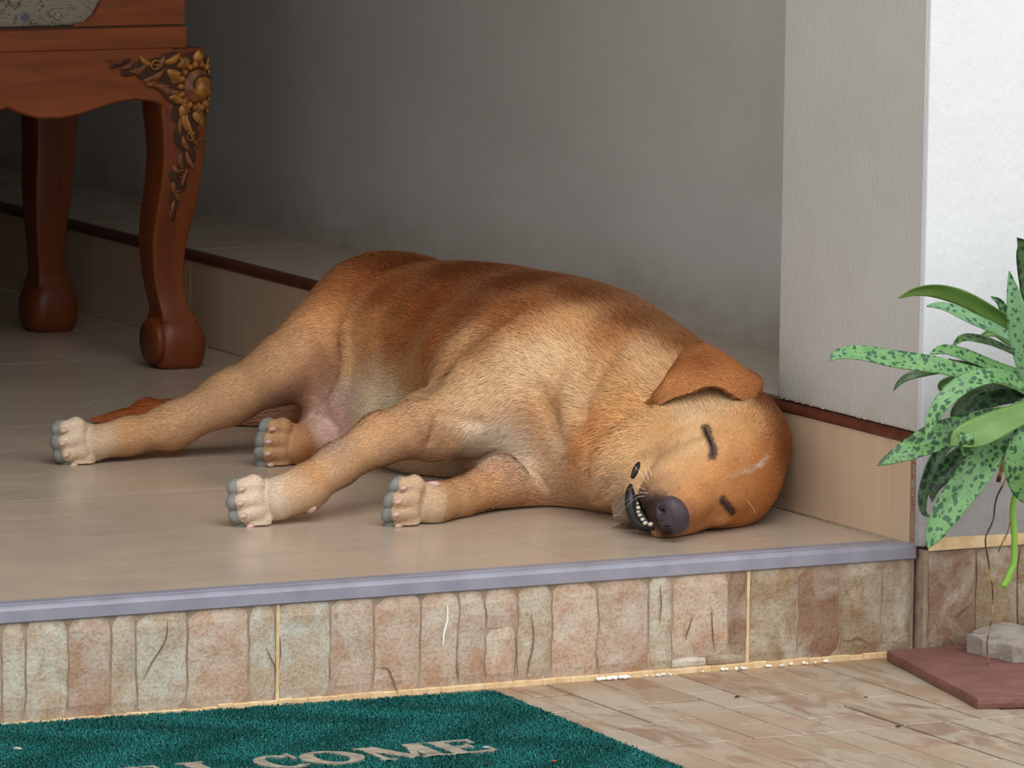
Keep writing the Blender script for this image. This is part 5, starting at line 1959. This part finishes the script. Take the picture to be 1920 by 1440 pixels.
# keep nose leather, mouth and eyes bare
good &= ~bare(HP)
sel = np.nonzero(good)[0]
nh = len(sel)
HV_ = np.stack([v0[sel], v1[sel], v2[sel], v3[sel], tipv[sel]], 1).reshape(-1, 3)
nb = len(BV)
b5 = nb + np.arange(nh) * 5
quads = np.stack([b5 + 1, b5, b5 + 3, b5 + 2], 1)
tris = np.stack([b5 + 2, b5 + 3, b5 + 4], 1)
allv = np.concatenate([BV, HV_])
me.vertices.add(len(allv))
me.vertices.foreach_set('co', allv.astype(np.float32).ravel())
li = np.concatenate([BF.ravel(), quads.ravel(), tris.ravel()]).astype(np.int32)
me.loops.add(len(li))
me.loops.foreach_set('vertex_index', li)
nf = len(BF) + len(quads) + len(tris)
starts = np.concatenate([np.arange(len(BF)) * 4, len(BF) * 4 + np.arange(nh) * 4, len(BF) * 4 + nh * 4 + np.arange(nh) * 3]).astype(np.int32)
me.polygons.add(nf)
me.polygons.foreach_set('loop_start', starts)
me.update(calc_edges=True)
me.polygons.foreach_set('use_smooth', np.ones(nf, bool))
# colours
hc = coat(HP[sel] + rng.normal(0, 0.003, (nh, 3)))
var = np.exp(rng.normal(0, 0.16, nh) + 0.10 * vnoise(HP[sel], 90, 7))
hc = hc * var[:, None]
root = hc * 0.80
tipc = hc * 1.12
bc = coat(BV)
dark = marks(BV)
bc = bc * 0.85 * (1 - dark[0][:, None]) + dark[1] * dark[0][:, None]
dh = marks(HP[sel])
mk = lambda c: c * (1 - dh[0][:, None]) + dh[1] * dh[0][:, None]
root, hc, tipc = mk(root), mk(hc), mk(tipc)
colv = np.concatenate([bc, np.stack([root, root, hc, hc, tipc], 1).reshape(-1, 3)])
at = me.color_attributes.new('coat', 'FLOAT_COLOR', 'POINT')
at.data.foreach_set('color', np.concatenate([np.clip(colv, 0, 1), np.ones((len(colv), 1))], 1).astype(np.float32).ravel())
# blades shade with the skin normal they grow from
nn = HN[sel] * 0.8 + dirv[sel] * 0.15
nn /= np.linalg.norm(nn, axis=1)[:, None]
vn = np.concatenate([bn, np.repeat(nn, 5, axis=0)])
me.normals_split_custom_set_from_vertices(vn.astype(np.float32))
m = NT('dog_coat', 0.65, 0.12)
m.base(m.attr('coat'))
me.materials.append(m.m)
body = bpy.data.objects.new('body', me)
link(body, dog)
print('dog verts', len(allv))


# ------------------------------------------------------------------ dog: ear
def furry(name, V, Fq, N, FLOW, colr, n_hair, length, width, lift, parent, seed, mat_):
    """mesh with its own short fur blades, same recipe as the body"""
    r = np.random.default_rng(seed)
    V, N = np.asarray(V), np.asarray(N)
    tr_ = np.concatenate([Fq[:, [0, 1, 2]], Fq[:, [0, 2, 3]]])
    a, b, c = V[tr_[:, 0]], V[tr_[:, 1]], V[tr_[:, 2]]
    ar = np.linalg.norm(np.cross(b - a, c - a), axis=1)
    pk = r.choice(len(tr_), n_hair, p=ar / ar.sum())
    s, t = r.random(n_hair), r.random(n_hair)
    f = s + t > 1
    s[f], t[f] = 1 - s[f], 1 - t[f]
    wt = np.stack([1 - s - t, s, t], 1)[:, :, None]
    P = (np.stack([a, b, c], 1)[pk] * wt).sum(1)
    n = (N[tr_][pk] * wt).sum(1)
    fl = (FLOW[tr_][pk] * wt).sum(1)
    n /= np.linalg.norm(n, axis=1)[:, None] + 1e-9
    fl /= np.linalg.norm(fl, axis=1)[:, None] + 1e-9
    sdv = np.cross(n, fl)
    d = fl + sdv * (0.3 * vnoise(P, 200, 1) + r.normal(0, 0.15, n_hair))[:, None] + n * (lift + 0.12 * r.random(n_hair))[:, None]
    d /= np.linalg.norm(d, axis=1)[:, None]
    L_ = length * r.uniform(0.7, 1.25, n_hair)
    w = width * r.uniform(0.7, 1.3, n_hair)
    sdv = np.cross(n, d)
    b0 = P - n * 0.0006
    md = P + d * (L_ * 0.55)[:, None]
    tp = P + d * L_[:, None] - n * (L_ * 0.1)[:, None]
    HVv = np.stack([b0 - sdv * w[:, None], b0 + sdv * w[:, None], md + sdv * w[:, None] * .85, md - sdv * w[:, None] * .85, tp], 1).reshape(-1, 3)
    m_ = bpy.data.meshes.new(name)
    al = np.concatenate([V, HVv])
    m_.vertices.add(len(al))
    m_.vertices.foreach_set('co', al.astype(np.float32).ravel())
    k = len(V) + np.arange(n_hair) * 5
    li_ = np.concatenate([Fq.ravel(), np.stack([k + 1, k, k + 3, k + 2], 1).ravel(), np.stack([k + 2, k + 3, k + 4], 1).ravel()]).astype(np.int32)
    m_.loops.add(len(li_))
    m_.loops.foreach_set('vertex_index', li_)
    nf_ = len(Fq) + 2 * n_hair
    m_.polygons.add(nf_)
    m_.polygons.foreach_set('loop_start', np.concatenate([np.arange(len(Fq)) * 4, len(Fq) * 4 + np.arange(n_hair) * 4, len(Fq) * 4 + n_hair * 4 + np.arange(n_hair) * 3]).astype(np.int32))
    m_.update(calc_edges=True)
    m_.polygons.foreach_set('use_smooth', np.ones(nf_, bool))
    cv = colr(V) * 0.85
    ch = colr(P) * np.exp(r.normal(0, 0.15, n_hair))[:, None]
    cc = np.concatenate([cv, np.stack([ch * .8, ch * .8, ch, ch, ch * 1.12], 1).reshape(-1, 3)])
    at_ = m_.color_attributes.new('coat', 'FLOAT_COLOR', 'POINT')
    at_.data.foreach_set('color', np.concatenate([np.clip(cc, 0, 1), np.ones((len(cc), 1))], 1).astype(np.float32).ravel())
    hn = n * 0.85 + d * 0.12
    hn /= np.linalg.norm(hn, axis=1)[:, None]
    m_.normals_split_custom_set_from_vertices(np.concatenate([N, np.repeat(hn, 5, axis=0)]).astype(np.float32))
    m_.materials.append(mat_)
    o_ = bpy.data.objects.new(name, m_)
    return link(o_, parent)


COATM = me.materials[0]
# upper ear: ribs from the base to the tip, each from the fold at the top to the free lower edge
EAR = [((0.2987, -0.2455, 0.1509), (0.2898, -0.2828, 0.1383)), ((0.2938, -0.2333, 0.1596), (0.2864, -0.3019, 0.144)), ((0.2756, -0.2315, 0.1709), (0.2688, -0.3253, 0.1521)), ((0.2509, -0.2263, 0.1907), (0.2494, -0.3285, 0.1626)),
       ((0.2252, -0.2153, 0.2033), (0.2315, -0.33, 0.1632)), ((0.2077, -0.243, 0.2), (0.2124, -0.3337, 0.1564)), ((0.1929, -0.2811, 0.184), (0.1922, -0.332, 0.1501)),
       ((0.1792, -0.308, 0.1641), (0.1757, -0.3329, 0.1442)), ((0.1658, -0.3146, 0.1493), (0.166, -0.3155, 0.1411)), ((0.1608, -0.3146, 0.1441), (0.1615, -0.3146, 0.1428))]
ea = np.array(catmull([e[0] for e in EAR], 5))
eb = np.array(catmull([e[1] for e in EAR], 5))
nr_, nc_ = len(ea), 14
grid_ = np.zeros((nr_, nc_, 3))
for i in range(nr_):
    for j in range(nc_):
        t = j / (nc_ - 1)
        p = ea[i] * (1 - t) + eb[i] * t
        q = i / (nr_ - 1)
        wdt = np.linalg.norm(eb[i] - ea[i])
        bulge = 0.16 * wdt * math.sin(math.pi * t) + 0.0022 * math.sin(q * 9 + t * 3)
        n_ = grad(p[None])[0]
        grid_[i, j] = p + n_ * bulge
gu = np.gradient(grid_, axis=0)
gv = np.gradient(grid_, axis=1)
gn = np.cross(gu, gv)
gn /= np.linalg.norm(gn, axis=2)[:, :, None] + 1e-9
gg = grad(grid_.reshape(-1, 3)).reshape(gn.shape)
if (gn * gg).sum() < 0:
    gn = -gn
top_ = grid_ + gn * 0.0016
bot_ = grid_ - gn * 0.0016
EV = np.concatenate([top_.reshape(-1, 3), bot_.reshape(-1, 3)])
EN = np.concatenate([gn.reshape(-1, 3), -gn.reshape(-1, 3)])
EFl = np.concatenate([gu.reshape(-1, 3)] * 2)
kk = nr_ * nc_
ef = []
for i in range(nr_ - 1):
    for j in range(nc_ - 1):
        a = i * nc_ + j
        ef.append((a, a + nc_, a + nc_ + 1, a + 1))
        ef.append((kk + a, kk + a + 1, kk + a + nc_ + 1, kk + a + nc_))
rim = [i * nc_ for i in range(nr_)], [i * nc_ + nc_ - 1 for i in range(nr_)]
for rr, fl2 in ((rim[0], 0), (rim[1], 1)):
    for a, b in zip(rr, rr[1:]):
        ef.append((a, kk + a, kk + b, b) if fl2 == 0 else (a, b, kk + b, kk + a))
ef = np.array(ef)
e0, e1_, e2_ = EV[ef[0, 0]], EV[ef[0, 1]], EV[ef[0, 2]]
if np.dot(np.cross(e1_ - e0, e2_ - e1_), EN[ef[0, 0]]) < 0:
    ef = ef[:, ::-1]
ec1, ec2, ec3 = [np.array(srgb(*c)[:3]) for c in ((196, 130, 78), (146, 80, 42), (204, 148, 98))]
EC = np.array((0.222, -0.2941, 0.1822))
EH = np.array((0.2064, -0.2739, 0.1923))


def earcol(P):
    w = np.exp(-(np.linalg.norm(P - EC, axis=1) / 0.030) ** 2)[:, None]
    w2 = np.exp(-(np.linalg.norm(P - eb[-12], axis=1) / 0.022) ** 2)[:, None]
    w3 = np.exp(-(np.linalg.norm(P - EH, axis=1) / 0.014) ** 2)[:, None] * 0.6
    c = ec1 * (1 - w) + ec2 * w
    c = c * (1 - w3) + ec3 * w3
    return c * (1 - 0.3 * w2)


ear = furry('ear', EV, ef, EN, EFl, earcol, 16000, 0.0065, 0.00036, 0.16, dog, 3, COATM)
ear['label'] = 'reddish brown folded upper ear'

# ------------------------------------------------------------------ dog: nose, eyes, mouth, teeth
m = NT('nose_leather', 0.5, 0.4)
v = m.vec((1, 1, 1))
cell = m.vor(v, 420)
m.base(m.mix(m.ramp(m.noise(v, 60, 3), [(0.35, 0), (0.7, 1)]), srgb(58, 48, 54), srgb(76, 62, 68)))
m.bump(cell, 0.0006, 0.7)
M['nose'] = m.m
m = NT('dark_lip', 0.34, 0.4)
m.base(srgb(30, 26, 27))
m.bump(m.noise(m.vec(), 300, 3), 0.0006, 0.5)
M['lip'] = m.m
m = NT('lid_skin', 0.4, 0.4)
m.base(srgb(74, 54, 56))
M['lid'] = m.m
m = NT('slit', 0.25, 0.5)
m.base(srgb(20, 15, 16))
M['slit'] = m.m
m = NT('tooth', 0.25, 0.5)
m.base(srgb(205, 196, 178))
M['tooth'] = m.m
m = NT('pad_skin', 0.75, 0.3)
v = m.vec()
m.base(m.mix(m.ramp(m.noise(v, 90, 4), [(0.35, 0), (0.7, 1)]), srgb(132, 130, 124), srgb(112, 109, 104)))
m.bump(m.vor(v, 520), 0.0005, 0.6)
M['pad'] = m.m
m = NT('claw', 0.35, 0.5)
m.base(srgb(196, 160, 146))
M['claw'] = m.m


def blob(name, c, axes, rad, mat_, fn=None, sub=3, parent=None):
    bm = bmesh.new()
    bmesh.ops.create_icosphere(bm, subdivisions=sub, radius=1.0)
    axes = np.array([nrm(a) for a in axes])
    for v in bm.verts:
        q = np.array(v.co)
        s = fn(q) if fn else 1.0
        v.co = Vector(np.array(c) + (q * s * np.array(rad)) @ axes)
    return bm_obj(name, bm, mat_, parent or dog, smooth=True)


def nose_fn(q):
    f, l, d = q
    s = 1.0
    for sg in (-1, 1):
        c = nrm((0.78, 0.52 * sg, -0.22))
        s -= 0.50 * math.exp(-(((f - c[0]) / .30) ** 2 + ((l - c[1]) / .20) ** 2 + ((d - c[2]) / .26) ** 2))
        c = nrm((0.40, 0.86 * sg, -0.42))
        s -= 0.26 * math.exp(-(((f - c[0]) / .34) ** 2 + ((l - c[1]) / .3) ** 2 + ((d - c[2]) / .15) ** 2))
        s += 0.06 * math.exp(-(((f - 0.5) / .4) ** 2 + ((l - 0.55 * sg) / .3) ** 2 + ((d - 0.45) / .4) ** 2))
    s -= 0.10 * math.exp(-(l / .07) ** 2) * max(0, min(1, -d * 2 + .4)) * (f > 0)
    s += 0.10 * max(0, d) * f
    return s


blob('nose', H(0.086, 0, -0.021), (HF, HL, HD), (0.0175, 0.0235, 0.0205), M['nose'], nose_fn, 5)
for sg in (1, -1):
    blob('nostril', H(0.0920, 0.0115 * sg, -0.0262), (HF, HL, HD), (0.0036, 0.0042, 0.0056), M['slit'], None, 2)
for E_, nm in ((EYE1, 'upper'), (EYE2, 'lower')):
    g = grad(E_)
    n_ = len(E_)
    rr = [0.0009 + 0.0019 * math.sin(math.pi * i / (n_ - 1)) ** 0.7 for i in range(n_)]
    lid = tube('eyelid', E_ - g * 0.0012, rr, M['lid'], dog, 10)
    lid['label'] = 'dark bare rim of the closed %s eye' % nm
    tube('lash_line', E_ + g * 0.0012, [r_ * 0.32 for r_ in rr], M['slit'], lid, 6)

# lips: glossy dark roll of the lower lip and the edge of the upper lip
slitc = catmull([(0.1501, -0.394, 0.0807), (0.1475, -0.4, 0.0764), (0.145, -0.404, 0.0706), (0.1419, -0.406, 0.0638)], 5)
tube('mouth_corner', slitc, [0.0016 + 0.0023 * math.sin(math.pi * (i + 1) / (len(slitc) + 1)) for i in range(len(slitc))], M['lip'], dog, 12)
lipc = catmull([(0.1407, -0.408, 0.0571), (0.1395, -0.412, 0.05), (0.1402, -0.416, 0.0429), (0.1415, -0.42, 0.0346), (0.1448, -0.424, 0.0238), (0.1505, -0.428, 0.0143), (0.1592, -0.436, 0.0106), (0.1654, -0.444, 0.01)], 5)
lr = np.interp(np.linspace(0, 7, len(lipc)), [0, 1, 2, 3, 4, 5, 6, 7], [0.0018, 0.0050, 0.0068, 0.0080, 0.0085, 0.0078, 0.0060, 0.0030])
tube('lower_lip', lipc, list(lr), M['lip'], dog, 20)
mi = catmull([(0.1462, -0.432, 0.0467), (0.1481, -0.438, 0.0387), (0.1506, -0.442, 0.0305), (0.1551, -0.446, 0.0222), (0.162, -0.45, 0.0147), (0.1689, -0.452, 0.0119)], 4)
tube('mouth_filler', mi, [0.0030 + 0.0030 * math.sin(math.pi * (i + 1) / (len(mi) + 1)) for i in range(len(mi))], M['lip'], dog, 14)  # added dark filler for the mouth interior, between lip and teeth
for k, (p, r_) in enumerate([((0.1478, -0.452, 0.0408), 0.0014), ((0.1484, -0.456, 0.0364), 0.0024), ((0.1484, -0.458, 0.0316), 0.0019), ((0.1503, -0.46, 0.0281), 0.0022),
                             ((0.1535, -0.462, 0.0234), 0.0023), ((0.1567, -0.464, 0.0193), 0.0027), ((0.1629, -0.467, 0.0186), 0.0029)]):
    blob('tooth', p, (HF, HL, HD), (r_ * 0.8, r_ * 0.9, r_ * 1.25), M['tooth'], lambda q: 1 + 0.18 * q[2], 2)

# ------------------------------------------------------------------ dog: pads and claws
for pw in PAWS:
    cs_ = [np.array(t_[0]) for t_ in pw]
    sdir = nrm(cs_[3] - cs_[0])
    for (c, m_, nv, r) in pw:
        pd = blob('paw_pad', c + nv * 0.0098 - m_ * 0.0030, (m_, sdir, nv), (0.0165, 0.0128, 0.0104), M['pad'],
                  lambda q: 1.0 + 0.05 * q[0] - 0.04 * q[1] * q[1], 3)
        c0 = c - nv * 0.0050 + m_ * 0.0065
        pts = [c0, c0 + m_ * 0.0035 - nv * 0.0004, c0 + m_ * 0.0070 + nv * 0.0006, c0 + m_ * 0.0095 + nv * 0.0024]
        tube('claw', pts, [0.0034, 0.0034, 0.0028, 0.0013], M['claw'], dog, 8)
# dew claws on the fore feet
dc = blob('dew_pad', (-0.0941, -0.3593, 0.0467), ((1, 0, 0), (0, 1, 0), (0, 0, 1)), (0.0085, 0.004, 0.004), M['claw'], None, 3)
dc = blob('dew_pad', (-0.2384, -0.3703, 0.0163), ((0.8, -0.2, 0.5), (0.2, 1, 0), (-0.5, 0, 0.8)), (0.007, 0.004, 0.004), M['claw'], None, 3)

# whiskers
m = NT('whisker', 0.3, 0.5)
m.base(srgb(228, 214, 190))
bm = bmesh.new()
for (a, b, c) in (((0.1581, -0.4482, 0.0652), (0.1524, -0.4467, 0.0744), (0.143, -0.436, 0.0841)), ((0.1606, -0.4457, 0.068), (0.1556, -0.4344, 0.0815), (0.1468, -0.3882, 0.0964)),
                  ((0.1568, -0.4579, 0.0583), (0.1454, -0.4584, 0.0621), (0.1328, -0.4028, 0.0472)), ((0.1599, -0.4631, 0.0547), (0.1479, -0.4673, 0.0552), (0.1303, -0.4104, 0.033)),
                  ((0.1644, -0.4424, 0.072), (0.1607, -0.4313, 0.0837), (0.1599, -0.3993, 0.0956)), ((0.1556, -0.4616, 0.0513), (0.1444, -0.4599, 0.0477), (0.1256, -0.4064, 0.0196)),
                  ((0.2783, -0.4012, 0.0387), (0.2849, -0.3983, 0.0307), (0.2888, -0.3993, 0.0232)), ((0.1282, -0.3974, 0.0189), (0.1207, -0.3967, 0.0167), (0.1115, -0.2589, -0.0111)),
                  ((0.1309, -0.3952, 0.0102), (0.1223, -0.3852, 0.0047), (0.1135, -0.3875, 0.0011))):
    tube('w', catmull([a, b, c], 5), [0.00032 - 0.00002 * i for i in range(11)], None, None, 4, bm)
tag(bm_obj('whiskers', bm, m.m, dog), kind='stuff')
